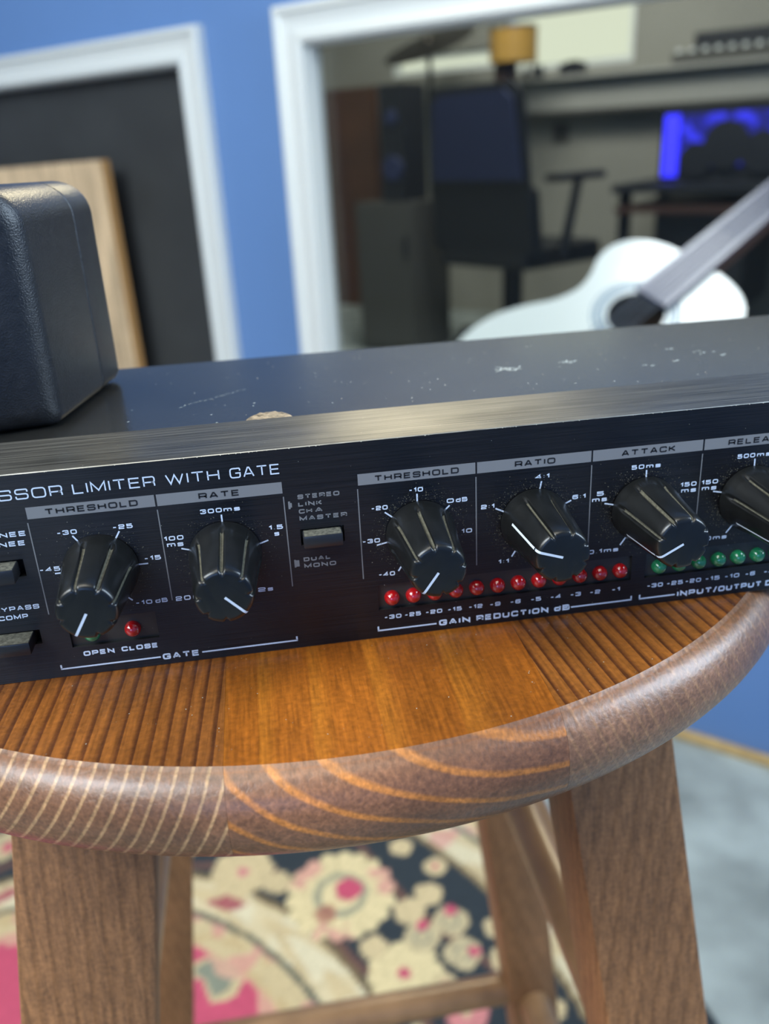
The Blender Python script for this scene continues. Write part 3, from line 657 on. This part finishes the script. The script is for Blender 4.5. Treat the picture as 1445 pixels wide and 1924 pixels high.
group_print([('DUAL', 4.0, 19.7, 9.4, 20.6, .26), ('MONO', 4.0, 18.2, 10.4, 19.15, .26)], m='printgrey')
bm = bmesh.new()
for x0, z0, x1, z1 in ((2.05, 31.25, 2.45, 32.85), (2.45, 31.55, 2.75, 32.5), (2.1, 18.6, 2.45, 20.3), (2.45, 18.75, 3.1, 20.15)): quad(bm, x0, z0, x1, z1, y=-.04)
link('switch_symbol', bm, M['printgrey'], fp)
# compressor threshold, ratio, attack, release scales
group_print([('-10', 25.75, 32.1, 28.6, 33.05), ('-20', 18.1, 29.05, 21.4, 30.0), ('0', 33.3, 29.0, 34.75, 29.95), ('dB', 35.15, 29.0, 37.5, 29.95), ('10', 36.2, 22.05, 38.4, 23.0), ('-30', 15.95, 22.1, 19.5, 23.05), ('-40', 18.85, 14.35, 22.2, 15.3)],
  [((27.35, 31.7), (27.35, 29.4)), ((20.77, 28.46), (22.7, 26.85)), ((33.86, 28.48), (32.8, 27.5)), ((18.8, 21.51), (21.2, 21.95)), ((22.95, 15.2), (23.7, 16.4))])
group_print([('4:1', 51.5, 32.15, 54.4, 33.1), ('2:1', 40.3, 26.85, 43.05, 27.8), ('6:1', 59.4, 26.9, 62.2, 27.85), ('1:1', 43.9, 14.15, 46.15, 15.1)],
  [((52.8, 31.6), (52.35, 29.4)), ((43.3, 26.72), (45.5, 25.6)), ((58.0, 26.2), (59.2, 26.75)), ((46.75, 15.5), (47.6, 16.9))])
group_print([('50', 71.75, 32.0, 74.45, 32.95), ('ms', 74.85, 32.0, 77.95, 32.95), ('5', 64.6, 27.05, 66.1, 28.0), ('ms', 63.65, 25.75, 66.8, 26.75), ('150', 82.7, 27.05, 86.2, 28.0), ('ms', 82.95, 25.7, 86.2, 26.7), ('0.1', 63.3, 13.95, 66.35, 14.9), ('ms', 66.8, 13.95, 69.95, 14.9)],
  [((75.0, 31.65), (75.05, 29.4)), ((66.37, 25.21), (69.0, 24.55)), ((71.4, 16.9), (70.3, 15.3)), ((82.0, 24.9), (80.5, 24.5))])
group_print([('150', 87.3, 27.05, 90.95, 28.0), ('ms', 87.5, 25.7, 90.7, 26.7), ('500', 94.7, 32.0, 98.6, 32.95), ('ms', 99.0, 32.0, 102.1, 32.95), ('50', 88.0, 14.0, 90.8, 14.95), ('ms', 91.2, 14.0, 94.3, 14.95)],
  [((98.65, 31.65), (98.75, 29.2)), ((90.1, 25.3), (92.7, 24.75)), ((95.3, 16.95), (94.05, 15.3))])
# header bars and dividers
hb = [(-45.96, -22.72, 'THRESHOLD', -42.7, -25.85), (-22.35, 1.2, 'RATE', -14.6, -6.95), (15.82, 39.2, 'THRESHOLD', 19.05, 35.85), (39.55, 63.05, 'RATIO', 47.2, 55.55), (63.4, 86.8, 'ATTACK', 69.4, 80.9), (87.15, 110.5, 'RELEASE', 92.3, 105.0)]
for a, b, t, x0, x1 in hb:
    bm = bmesh.new(); quad(bm, a, 34.65, b, 37.0, y=-.03); o = link('header_bar', bm, M['bar'], fp)
    bm = bmesh.new(); lettering(bm, t, x0, 35.15, x1, 36.4, .29, y=-.06); q = link('legend', bm, M['bartext'], fp)
for x, z0 in ((-46.1, 14.5), (-22.5, 14.5), (1.28, 14.5), (15.67, 14.3), (39.3, 14.45), (63.22, 14.5), (86.9, 14.5), (110.7, 14.5)):
    bm = bmesh.new(); seg(bm, (x, 33.95), (x, z0), .22); link('divider_line', bm, M['printgrey'], fp)
nums = [('-30', 19.5, 23.1), ('-25', 23.8, 27.25), ('-20', 28.25, 31.8), ('-15', 33.0, 36.0), ('-12', 37.5, 40.5), ('-9', 42.1, 44.4), ('-6', 46.55, 48.8), ('-5', 51.05, 53.3), ('-4', 55.4, 57.75), ('-3', 59.8, 62.15), ('-2', 64.15, 66.5), ('-1', 69.1, 70.9)]
group_print([(t, a, 4.3, b, 5.25) for t, a, b in nums])
nums = [('-30', 77.1, 80.7), ('-25', 81.6, 85.3), ('-20', 85.85, 89.5), ('-15', 90.5, 93.8), ('-10', 95.0, 98.4), ('-6', 99.8, 102.1), ('-4', 104.2, 106.6), ('-2', 108.8, 111.1)]
group_print([(t, a, 4.15, b, 5.12) for t, a, b in nums])
group_print([('GAIN', 31.05, 1.2, 37.8, 2.55, .36), ('REDUCTION', 39.15, 1.2, 55.0, 2.55, .36), ('dB', 56.3, 1.2, 59.75, 2.55, .36)],
  [((18.12, 2.8), (18.12, 1.8), .33), ((17.97, 1.8), (30.5, 1.8), .33), ((60.05, 1.76), (73.8, 1.76), .33), ((73.64, 2.7), (73.64, 1.76), .33)])
group_print([('INPUT', 84.2, 1.1, 92.3, 2.45, .36), ('/', 92.6, 1.0, 93.5, 2.55, .36), ('OUTPUT', 93.8, 1.1, 104.0, 2.45, .36), ('D', 104.9, 1.1, 106.9, 2.45, .36)],
  [((75.56, 2.7), (75.56, 1.72), .33), ((75.4, 1.72), (83.7, 1.72), .33)])
# crusted screw in the cover just behind the lip
bm = bmesh.new(); random.seed(3); cx, cy, rs = 0.2, 22.6, 5.0; top = None
n = 36; rows = 8; G0 = []
for k in range(rows+1):
    rr = rs*k/rows; row = []
    for i in range(n+1):
        a = PI*i/n; x, y = cx+rr*math.cos(a), cy-1.9+rr*math.sin(a)*1.25
        row.append(bm.verts.new(V(x, max(y, 20.8), 43.25+(0.0 if k == rows else (.25+.35*noise.noise(Vector((x*1.3, y*1.3, 0))))))))
    G0.append(row)
for k in range(rows):
    for i in range(n):
        try: bm.faces.new((G0[k][i], G0[k+1][i], G0[k+1][i+1], G0[k][i+1]))
        except ValueError: pass
bmesh.ops.remove_doubles(bm, verts=bm.verts[:], dist=1e-6)
o = link('screw', bm, M['rust'], ru, smooth=True); o['label'] = 'crusted pale screw head'
# scratches on the cover
bm = bmesh.new(); random.seed(5)
def flake(x, y, l, w_, a, z=43.23):
    c, s = math.cos(a), math.sin(a); P = [(-l/2, 0), (-l*.1, -w_/2), (l/2, 0), (l*.1, w_/2)]
    bm.faces.new([bm.verts.new(V(x+u*c-v*s, y+u*s+v*c, z)) for u, v in P])
for (x, y, n, sp) in ((58.8, 46.5, 16, 3.2), (75.6, 48.0, 14, 2.2), (104, 52, 5, 1.2), (100, 40, 6, 1.0), (113, 42, 5, 1.0), (92, 38, 5, 1.0), (110, 46, 6, 2.0)):
    for i in range(n): flake(x+random.gauss(0, sp*.5), y+random.gauss(0, sp*.35), random.uniform(1.0, 4.0)*sp/3, .30, random.choice((.3, .9, 2.4, 0))+random.gauss(0, .3))
for i in range(14): flake(-19+i*1.05+random.gauss(0, .2), 38+i*.8+random.gauss(0, .2), 1.4, .14, .65+random.gauss(0, .4))
for i in range(70): flake(random.uniform(-30, 115), random.uniform(22, 80), random.uniform(.2, .9), random.uniform(.12, .3), random.uniform(0, 3))
o = link('scratch', bm, M['scratch'], ru); o['kind'] = 'stuff'
# dust: flecks lying on panel around the knobs, on lip and cover
bm = bmesh.new(); random.seed(8)
def fleck(p, r, nrm):
    u = nrm.orthogonal().normalized(); v = nrm.cross(u); a0 = random.uniform(0, PI)
    bm.faces.new([bm.verts.new(p+(u*math.cos(a0+k*2*PI/5)+v*math.sin(a0+k*2*PI/5))*r*random.uniform(.6, 1.3)/1000) for k in range(5)])
ny = Vector((0, -1, 0)); nz = Vector((0, 0, 1))
for cx, a in KN[:6]:
    for i in range(650 if cx > 20 else 260):
        t = random.uniform(0, 2*PI); rr = 7.1+abs(random.gauss(0, 1.7)); x, z = cx+rr*math.cos(t), KZ+rr*math.sin(t)
        if z > 34: continue
        fleck(V(x, -0.05, z), random.choice((.035, .04, .05, .06, .09)), ny)
o = link('dust', bm, M['dustfine'], ru); o['kind'] = 'stuff'
bm = bmesh.new()
for i in range(90): fleck(V(random.uniform(-55, 120), -0.06, random.uniform(1, 43)), random.choice((.04, .05, .07)), ny)
for i in range(120): fleck(V(random.uniform(-55, 125), random.uniform(0.5, 20), 43.74), random.choice((.04, .06, .09)), nz)
for i in range(70): fleck(V(random.uniform(-20, 125), random.uniform(22, 80), 43.25), random.choice((.08, .12, .2)), nz)
for i in range(60): fleck(V(random.uniform(-50, 105), -.05+random.uniform(0, .02), HT-.15), random.choice((.06, .1)), Vector((0, -.7, .7)))
o = link('dust', bm, M['speck'], ru); o['kind'] = 'stuff'
bm = bmesh.new()
for i in range(160):
    x, y = random.uniform(-50, 100), random.uniform(-36, -1)
    if math.hypot(x-SX, y-SY) < SR-1: fleck(V(x, y, 0.06), random.choice((.04, .06, .08, .12)), nz)
o = link('dust', bm, M['speck'], st); o['kind'] = 'stuff'

# ------------------------------------------------------------------ power adapter on the cover
ad = thing('power_adapter', 'scuffed black plastic power adapter standing on the left of the rack unit', 'adapter')
AX = Vector((-44.0, 29.0)); aang = math.radians(12.5)      # front right corner; width runs left, depth runs back
AU = Vector((-math.cos(aang), -math.sin(aang))); AV = Vector((math.sin(aang)*0.85, math.cos(aang)))
def ap(u, v, z):
    p = AX+AU*u+AV*v; return V(p.x, p.y, z)
def shell(name, v0, v1, r_front, r_back, inset, m, z0=43.5, z1=91.5, wd=72, rc=4.5):
    """rounded-rectangle section (u,z) swept in depth v, rounded front/back edges"""
    def section(ins):
        pts = []; a0, a1, b0, b1 = ins, wd-ins, z0+ins, z1-ins; r = max(rc-ins*.6, 0.8)
        rt = r+3.0
        for (cu, cz, s, q) in ((a0, b0, 180, 1.6), (a1, b0, 270, 1.6), (a1, b1, 0, rt), (a0, b1, 90, rt)):
            pass
        def arc(cu, cz, r_, s):
            return [(cu+r_*math.cos(math.radians(s+90*k/8)), cz+r_*math.sin(math.radians(s+90*k/8))) for k in range(9)]
        pts += arc(a0+2.4, b0+2.4, 2.4, 180)+arc(a1-2.4, b0+2.4, 2.4, 270)+arc(a1-rt, b1-rt, rt, 0)+arc(a0+rt, b1-rt, rt, 90)
        return pts
    st_ = []
    for k in range(7):
        t = k/6*PI/2; st_.append((v0+r_front*(1-math.sin(t)), inset+r_front*(1-math.cos(t)))[:2]) if r_front > 0 else None
    st_ = [(v0+r_front*(1-math.cos(k/6*PI/2)), inset+r_front*(1-math.sin(k/6*PI/2))) for k in range(7)] if r_front > 0 else [(v0, inset)]
    st_ += [(v1-r_back*(1-math.cos(k/6*PI/2)), inset+r_back*(1-math.sin(k/6*PI/2))) for k in range(6, -1, -1)] if r_back > 0 else [(v1, inset)]
    bm = bmesh.new(); rings = []
    for v, ins in st_: rings.append([bm.verts.new(ap(u, v, z)) for u, z in section(ins)])
    n = len(rings[0])
    for a, b in zip(rings[:-1], rings[1:]):
        for i in range(n): bm.faces.new((a[i], a[(i+1) % n], b[(i+1) % n], b[i]))
    bm.faces.new(rings[0]); bm.faces.new(rings[-1]); bmesh.ops.recalc_face_normals(bm, faces=bm.faces[:])
    return link(name, bm, m, ad, smooth=True, angle=45)
shell('front_shell', 0, 29.5, 4.0, 0.5, 0.0, M['adapter'])
shell('seam', 29.0, 30.8, 0, 0, 0.7, M['adapterin'])
shell('back_shell', 30.3, 46, 0.5, 5.0, 0.15, M['adapter'])
bm = bmesh.new(); rings = []          # round boss on the front
for v, r in ((0.5, 15.5), (-1.8, 15.3), (-2.8, 14.6), (-3.2, 13.0)):
    rings.append([bm.verts.new(ap(25.5+r*.95*math.cos(2*PI*i/48), v, 60.5+r*math.sin(2*PI*i/48)*1.05)) for i in range(48)])
for a, b in zip(rings[:-1], rings[1:]):
    for i in range(48): bm.faces.new((a[i], a[(i+1) % 48], b[(i+1) % 48], b[i]))
bm.faces.new(rings[-1]); bmesh.ops.recalc_face_normals(bm, faces=bm.faces[:]); link('boss', bm, M['boss'], ad, smooth=True, angle=60)
bm = bmesh.new()
for i in range(90):
    z = random.uniform(47, 86); v = random.uniform(4, 29); p = ap(0, v, z); nn = (p-ap(1, v, z)).normalized(); fleck(p+nn*0.00003, random.choice((.05, .07, .1)), nn)
o = link('dust', bm, M['speck'], ad); o['kind'] = 'stuff'

# ------------------------------------------------------------------ guitar behind the glass
gt = thing('acoustic_guitar', 'white-topped acoustic guitar lying behind the glass of the interior window', 'guitar')
hole = Vector((653.05, 1276.83, -195.7)); fwv = Vector((hole.x-0, hole.y+154.64, 0)).normalized(); ge1 = Vector((fwv.y, -fwv.x, 0))
gt_t = math.radians(38); ge2 = fwv*math.cos(gt_t)+Vector((0, 0, 1))*math.sin(gt_t); ga = math.radians(50)
gx = ge1*math.cos(ga)+ge2*math.sin(ga); gy = -ge1*math.sin(ga)+ge2*math.cos(ga); gz = gx.cross(gy)
def gp(x, y, z): q = hole+gx*x+gy*y+gz*z; return V(q.x, q.y, q.z)
half = [(158, 0), (158, 40), (153, 75), (140, 108), (118, 133), (88, 145), (55, 142), (25, 128), (-5, 119), (-35, 121), (-70, 135), (-110, 163), (-160, 188), (-210, 196), (-255, 188), (-295, 160), (-320, 110), (-332, 50), (-334, 0)]
def smooth_half(P, k=5):
    out = []
    for i in range(len(P)-1):
        p0 = P[max(i-1, 0)]; p1 = P[i]; p2 = P[i+1]; p3 = P[min(i+2, len(P)-1)]
        for j in range(k):
            t = j/k; out.append(tuple(0.5*((2*p1[c])+(-p0[c]+p2[c])*t+(2*p0[c]-5*p1[c]+4*p2[c]-p3[c])*t*t+(-p0[c]+3*p1[c]-3*p2[c]+p3[c])*t**3) for c in (0, 1)))
    return out+[P[-1]]
hs = smooth_half(half); outline = hs+[(x, -y) for x, y in hs[-2:0:-1]]
bm = bmesh.new(); n = len(outline)                        # top with a real sound hole
O = [bm.verts.new(gp(x, y, 0)) for x, y in outline]
Hh = [bm.verts.new(gp(50*math.cos(math.atan2(y, x)), 50*math.sin(math.atan2(y, x)), 0)) for x, y in outline]
for i in range(n): bm.faces.new((O[i], O[(i+1) % n], Hh[(i+1) % n], Hh[i]))
H2_ = [bm.verts.new(gp(50*math.cos(math.atan2(y, x)), 50*math.sin(math.atan2(y, x)), -3)) for x, y in outline]
for i in range(n): bm.faces.new((Hh[i], Hh[(i+1) % n], H2_[(i+1) % n], H2_[i]))
link('soundboard', bm, M['spruce'], gt, smooth=True, angle=30)
bm = bmesh.new(); A = [bm.verts.new(gp(x*1.003, y*1.003, 0.5)) for x, y in outline]; B = [bm.verts.new(gp(x, y, -100)) for x, y in outline]
for i in range(n): bm.faces.new((A[i], B[i], B[(i+1) % n], A[(i+1) % n]))
bm.faces.new(B); bmesh.ops.recalc_face_normals(bm, faces=bm.faces[:]); link('body', bm, M['gside'], gt, smooth=True, angle=40)
for r0, r1 in ((55, 59), (63, 71), (75, 78)):
    bm = bmesh.new(); A = [bm.verts.new(gp(r0*math.cos(2*PI*i/64), r0*math.sin(2*PI*i/64), .6)) for i in range(64)]; B = [bm.verts.new(gp(r1*math.cos(2*PI*i/64), r1*math.sin(2*PI*i/64), .6)) for i in range(64)]
    for i in range(64): bm.faces.new((A[i], A[(i+1) % 64], B[(i+1) % 64], B[i]))
    link('rosette_ring', bm, M['ros'], gt)
def gbox(name, x0, x1, w0, w1, z0, z1, m):
    bm = bmesh.new(); hexa(bm, [gp(x0, -w0, z0), gp(x1, -w1, z0), gp(x1, w1, z0), gp(x0, w0, z0), gp(x0, -w0, z1), gp(x1, -w1, z1), gp(x1, w1, z1), gp(x0, w0, z1)])
    bevel(bm, 1.2, 1); return link(name, bm, m, gt)
gbox('fretboard', 36, 520, 36, 27, 3, 12, M['fret']); gbox('neck', 150, 520, 33, 26, -26, 1, M['gneck']); gbox('bridge', -195, -165, 80, 80, 0, 9, M['fret'])
gbox('headstock', 520, 690, 30, 38, -18, -4, M['gneck'])
for k in range(14):
    x = 520-(520-70)*(1-0.5**(k/9)); bm = bmesh.new(); tube(bm, gp(x, -26, 12.2), gp(x, 26, 12.2), .0009, n=6); link('fret', bm, M['string'], gt)
for k in range(6):
    y = -19+k*7.6; bm = bmesh.new(); tube(bm, gp(-180, y*1.3, 13), gp(520, y*.85, 14), .0011, n=6); link('string', bm, M['string'], gt)
for k in range(3):
    for s in (-1, 1):
        bm = bmesh.new(); tube(bm, gp(560+k*42, s*30, -12), gp(560+k*42, s*56, -12), .006, n=10); link('tuning_peg', bm, M['chrome'], gt, smooth=True)
# low bench that carries the guitar
bn = thing('padded_bench', 'low black bench carrying the white guitar behind the glass', 'bench')
gc = Vector((hole.x, hole.y))-Vector((gx.x, gx.y))*60
bm = bmesh.new(); bz = -412
pts = []
for a, b in ((-170, -120), (170, -120), (170, 130), (-170, 130)): pts.append(V(gc.x+fwv.y*a+fwv.x*b+fwv.x*60, gc.y-fwv.x*a+fwv.y*b+fwv.y*60, bz-70))
prism(bm, pts, Vector((0, 0, .07))); bevel(bm, 8, 2); link('cushion', bm, M['black'], bn)
for p in pts:
    bm = bmesh.new(); tube(bm, Vector((p.x*.94+sum(q.x for q in pts)/4*.06, p.y*.94+sum(q.y for q in pts)/4*.06, 0)), Vector((p.x*.94+sum(q.x for q in pts)/4*.06, p.y*.94+sum(q.y for q in pts)/4*.06, p.z)), .012, n=12); link('leg', bm, M['black'], bn)

# ------------------------------------------------------------------ control room
BWN = 3000
wall_holes('wall_control_back', -5200, 1600, FZ, CZ, BWN, BWN+100, [(-1850, -1236, 383, 1000), (-2500, -1900, 414, 505)], M['beige'])
slab('wall_control_left', -5300, -5200, 0, 3100, FZ, CZ, M['beige'])
def frame(name, s0, s1, z0, z1, n, wd=26):
    t = None; bm = bmesh.new()
    for a, b, c, d in ((s0, s0+wd, z0, z1), (s1-wd, s1, z0, z1), (s0+wd, s1-wd, z0, z0+wd), (s0+wd, s1-wd, z1-wd, z1)): wbox(bm, a, b, n, n+40, c, d)
    o = link(name, bm, M['wtrim']); o['kind'] = 'structure'
frame('window_3', -1850, -1236, 383, 1000, BWN+20); frame('window_4', -2500, -1900, 414, 505, BWN+20)
slab('door_1', -3150, -2590, BWN-45, BWN-5, FZ, 385, M['doorbrown'])
lg = thing('window_ledge', 'long pale shelf running under the far control room window', 'shelf')
bm = bmesh.new(); wbox(bm, -1860, 1490, BWN-160, BWN-2, 326, 344); bevel(bm, 3, 1); link('board', bm, M['ledge'], lg)
bm = bmesh.new(); wbox(bm, -1850, 1490, BWN-100, BWN-2, 205, 326); link('apron', bm, M['ledge'], lg)
bm = bmesh.new(); wbox(bm, -1850, 1490, BWN-110, BWN-2, 190, 205); link('rail', bm, M['greybox'], lg)
def simple(name, label, cat, boxes, parts=None):
    t = thing(name, label, cat)
    for pn, m, bs in boxes:
        bm = bmesh.new()
        for b in bs: wbox(bm, *b)
        link(pn, bm, M[m], t)
    return t
simple('wall_outlet', 'small grey outlet plate on the control room wall right of the office chair', 'outlet', [('plate', 'greybox', [(-1600, -1525, BWN-10, BWN-1, 70, 150)]), ('socket', 'black', [(-1575, -1550, BWN-12, BWN-9, 88, 104)]), ('socket', 'black', [(-1575, -1550, BWN-12, BWN-9, 116, 132)])])
# items on the ledge
mx_ = simple('mixing_console', 'grey mixing console with pale knobs on the far ledge, top right', 'mixer', [('case', 'greybox', [(-1020, -380, BWN-156, BWN-20, 345, 385)]), ('meter_bridge', 'black', [(-960, -420, BWN-62, BWN-22, 385, 460)])])
for i in range(12):
    bm = bmesh.new(); tube(bm, W(-1000+i*52, BWN-125, 385), W(-1000+i*52, BWN-125, 402), .013, .011, n=10); link('knob', bm, M['wtrim'], mx_, smooth=True)
for i, (s, h) in enumerate(((-1700, 60), (-1655, 75), (-1625, 55))):
    t = thing('bottle', ['dark small bottle on the ledge before the bright window, nearest the amber drum', 'tall dark bottle standing in the middle of three on the far ledge', 'short dark bottle on the ledge, rightmost of three'][i], 'bottle', group='bottles on the window ledge')
    bm = bmesh.new(); tube(bm, W(s, BWN-100, 344), W(s, BWN-100, 344+h*.7), .014, n=12); tube(bm, W(s, BWN-100, 344+h*.7), W(s, BWN-100, 344+h), .007, n=10); link('body', bm, M['black'], t, smooth=True)
simple('desk_radio', 'small black box on the ledge before the bright window', 'radio', [('case', 'black', [(-1520, -1420, BWN-140, BWN-70, 344, 392)]), ('handle', 'black', [(-1500, -1440, BWN-110, BWN-102, 392, 402)])])
# cymbal and amber drum
cy = thing('ride_cymbal', 'dark tilted cymbal on a stand before the small far window', 'cymbal')
def disc(bm, c, nrm, r, h, n=40):
    nrm = nrm.normalized(); u = nrm.orthogonal().normalized(); v = nrm.cross(u); rings = []
    for rr, hh in ((r, 0), (r*.5, h*.5), (r*.16, h*.7), (r*.12, h*1.2), (r*.02, h*1.5)): rings.append([bm.verts.new(c+(u*math.cos(2*PI*i/n)+v*math.sin(2*PI*i/n))*rr+nrm*hh) for i in range(n)])
    for a, b in zip(rings[:-1], rings[1:]):
        for i in range(n): bm.faces.new((a[i], a[(i+1) % n], b[(i+1) % n], b[i]))
bm = bmesh.new(); disc(bm, W(-2030, 2600, 500), Vector((-.35, -.25, 1)), .21, .03); link('cymbal', bm, mat('cymbal_bronze', (0.045, 0.040, 0.032), 0.35, 0.8), cy, smooth=True)
bm = bmesh.new(); tube(bm, W(-2030, 2600, FZ), W(-2030, 2600, 510), .011, n=12); link('stand', bm, M['black'], cy, smooth=True)
dr = thing('amber_drum', 'amber drum on a dark stand left of the bright window', 'drum')
bm = bmesh.new(); tube(bm, W(-1615, 2600, 395), W(-1615, 2600, 520), .100, n=32); link('shell', bm, M['amber'], dr, smooth=True, angle=40)
bm = bmesh.new(); tube(bm, W(-1615, 2600, 520), W(-1615, 2600, 528), .103, n=32); link('hoop', bm, M['chrome'], dr, smooth=True, angle=40)
bm = bmesh.new(); tube(bm, W(-1640, 2600, FZ), W(-1640, 2600, 395), .02, n=12); link('stand', bm, M['black'], dr, smooth=True)
bm = bmesh.new(); tube(bm, W(-1650, 2600, 320), W(-1650, 2600, 394), .05, n=20); link('clamp', bm, M['reddesk'], dr, smooth=True)
# loudspeaker on cabinet
simple('storage_cabinet', 'low grey cabinet left of the office chair behind the glass', 'cabinet', [('body', 'greybox', [(-2050, -1760, 2000, 2280, FZ+1, -118)]), ('door', 'greybox', [(-2040, -1770, 1990, 1999, FZ+40, -135)]), ('handle', 'black', [(-1800, -1790, 1980, 1990, -330, -250)])])
sp = simple('loudspeaker', 'tall black loudspeaker standing on the grey cabinet behind the office chair', 'speaker', [('cabinet', 'black', [(-1925, -1815, 2030, 2200, -117, 320)])])
for z, r in ((10, .05), (200, .028)):
    bm = bmesh.new(); tube(bm, W(-1870, 2030, z), W(-1870, 2022, z), r, r*.92, n=28); link('driver', bm, M['navy'], sp, smooth=True)
# desk with equipment and blue lit computer
dk = simple('studio_desk', 'black studio desk with red-brown shelf at the right behind the glass', 'desk', [('tabletop', 'black', [(-1063, 250, 2350, 2950, -118, -88)]), ('tray', 'reddesk', [(-1040, 200, 2330, 2900, -190, -168)]), ('leg', 'black', [(-1050, -1010, 2400, 2440, FZ+1, -118)]), ('leg', 'black', [(190, 230, 2400, 2440, FZ+1, -118)]), ('leg', 'black', [(-1050, -1010, 2880, 2920, FZ+1, -118)]), ('leg', 'black', [(190, 230, 2880, 2920, FZ+1, -118)]), ('drawer_unit', 'black', [(-900, -560, 2400, 2880, -560, -190)])])
M['blueglow'] = mat('blue_lamp', (0.02, 0.02, 0.4), 0.4, emis=(0.035, 0.030, 1.0), es=2.1)
M['bluedim'] = mat('blue_fan_light', (0.02, 0.02, 0.3), 0.4, emis=(0.03, 0.03, 0.75), es=0.35)
nt, N, L, b = nodes(M['bluedim']); tc = N.new('ShaderNodeTexCoord'); nn = N.new('ShaderNodeTexNoise'); nn.inputs['Scale'].default_value = 22
L.new(tc.outputs['Object'], nn.inputs[0]); rp = ramp(N, [(0.48, (0, 0, 0.01)), (0.62, (0.04, 0.04, 1.0))]); L.new(nn.outputs[0], rp.inputs[0]); L.new(rp.outputs[0], b.inputs['Emission Color']); b.inputs['Emission Strength'].default_value = 0.9
pc = simple('desktop_computer', 'black computer with blue lights on the studio desk', 'computer', [('case', 'black', [(-940, -420, 2530, 2820, -86, 172)]), ('light_strip', 'blueglow', [(-925, -870, 2520, 2529, -70, 152)]), ('light_panel', 'bluedim', [(-866, -430, 2524, 2529, -40, 150)])])
for q, (sx_, z_, r_) in enumerate(((-800, -10, .062), (-690, 40, .085), (-560, 10, .075), (-470, 60, .05))):
    bm = bmesh.new(); tube(bm, W(sx_, 2523, z_), W(sx_, 2512, z_), r_, n=28); link('fan', bm, M['black'], pc, smooth=True)
simple('monitor_speaker', 'squat black speaker right of the blue-lit computer', 'speaker', [('case', 'black', [(-400, -240, 2500, 2800, -87, 150)])])
# office chair
oc = thing('office_chair', 'black mesh-backed office chair seen from behind through the window', 'chair')
OC = WP+WD*(-1375)+WN*2150; fa = math.radians(32)      # facing direction
of = Vector((math.cos(fa), math.sin(fa))); ol = Vector((-of.y, of.x))
def op(f, l, z): q = OC+of*f+ol*l; return V(q.x, q.y, z)
def opris(bm, pts, th, axis='f'): prism(bm, [op(*p) for p in pts], (op(th, 0, 0)-op(0, 0, 0)))
sd = FZ
bz0, bz1 = -40, 272
def backpoly(w0, w1, z0, z1, f, k=6):
    P = []
    for (l, z, s) in ((w0, z0, 0), (-w0, z0, 0), (-w1, z1-30, 0), (-w1+40, z1, 0), (w1-40, z1, 0), (w1, z1-30, 0)): P.append((f+(z-z0)*-.08, l, z))
    return P
bm = bmesh.new(); opris(bm, backpoly(262, 232, -250, 285, -205), 22); bevel(bm, 8, 2); link('back_frame', bm, M['black'], oc)
bm = bmesh.new(); opris(bm, backpoly(225, 198, -40, 258, -236), 14); link('mesh_back', bm, M['navy'], oc)
bm = bmesh.new(); opris(bm, backpoly(262, 255, -300, -50, -200), 60); bevel(bm, 14, 2); link('lumbar_pad', bm, M['black'], oc)
bm = bmesh.new(); prism(bm, [op(f, l, -360) for f, l in ((-200, -225), (220, -250), (270, -180), (270, 180), (220, 250), (-200, 225))], Vector((0, 0, .075))); bevel(bm, 14, 2); link('seat', bm, M['black'], oc)
bm = bmesh.new(); tube(bm, op(0, 0, -640), op(0, 0, -345), .030, n=16); link('column', bm, M['black'], oc, smooth=True)
for s in (-1, 1):
    bm = bmesh.new(); tube(bm, op(-40, s*265, -330), op(20, s*285, -40), .020, .016, n=10); tube(bm, op(-60, s*150, -335), op(-60, s*260, -330), .016, n=10); ar = link('armrest', bm, M['black'], oc, smooth=True)
    bm = bmesh.new(); prism(bm, [op(f, s*275+l, -52) for f, l in ((-120, -38), (150, -38), (150, 38), (-120, 38))], Vector((0, 0, .028))); bevel(bm, 8, 2); link('arm_pad', bm, M['black'], ar)
for k in range(5):
    a = 2*PI*k/5+.3; bm = bmesh.new(); tube(bm, op(0, 0, -630), op(300*math.cos(a), 300*math.sin(a), -668), .026, .016, n=10); lgx = link('base_leg', bm, M['black'], oc, smooth=True)
    bm = bmesh.new(); c = op(295*math.cos(a), 295*math.sin(a), -708); d = Vector((of.x*math.sin(a)-ol.x*math.cos(a), of.y*math.sin(a)-ol.y*math.cos(a), 0))*.022
    tube(bm, c-d, c+d, .031, n=18); link('castor', bm, M['black'], lgx, smooth=True)
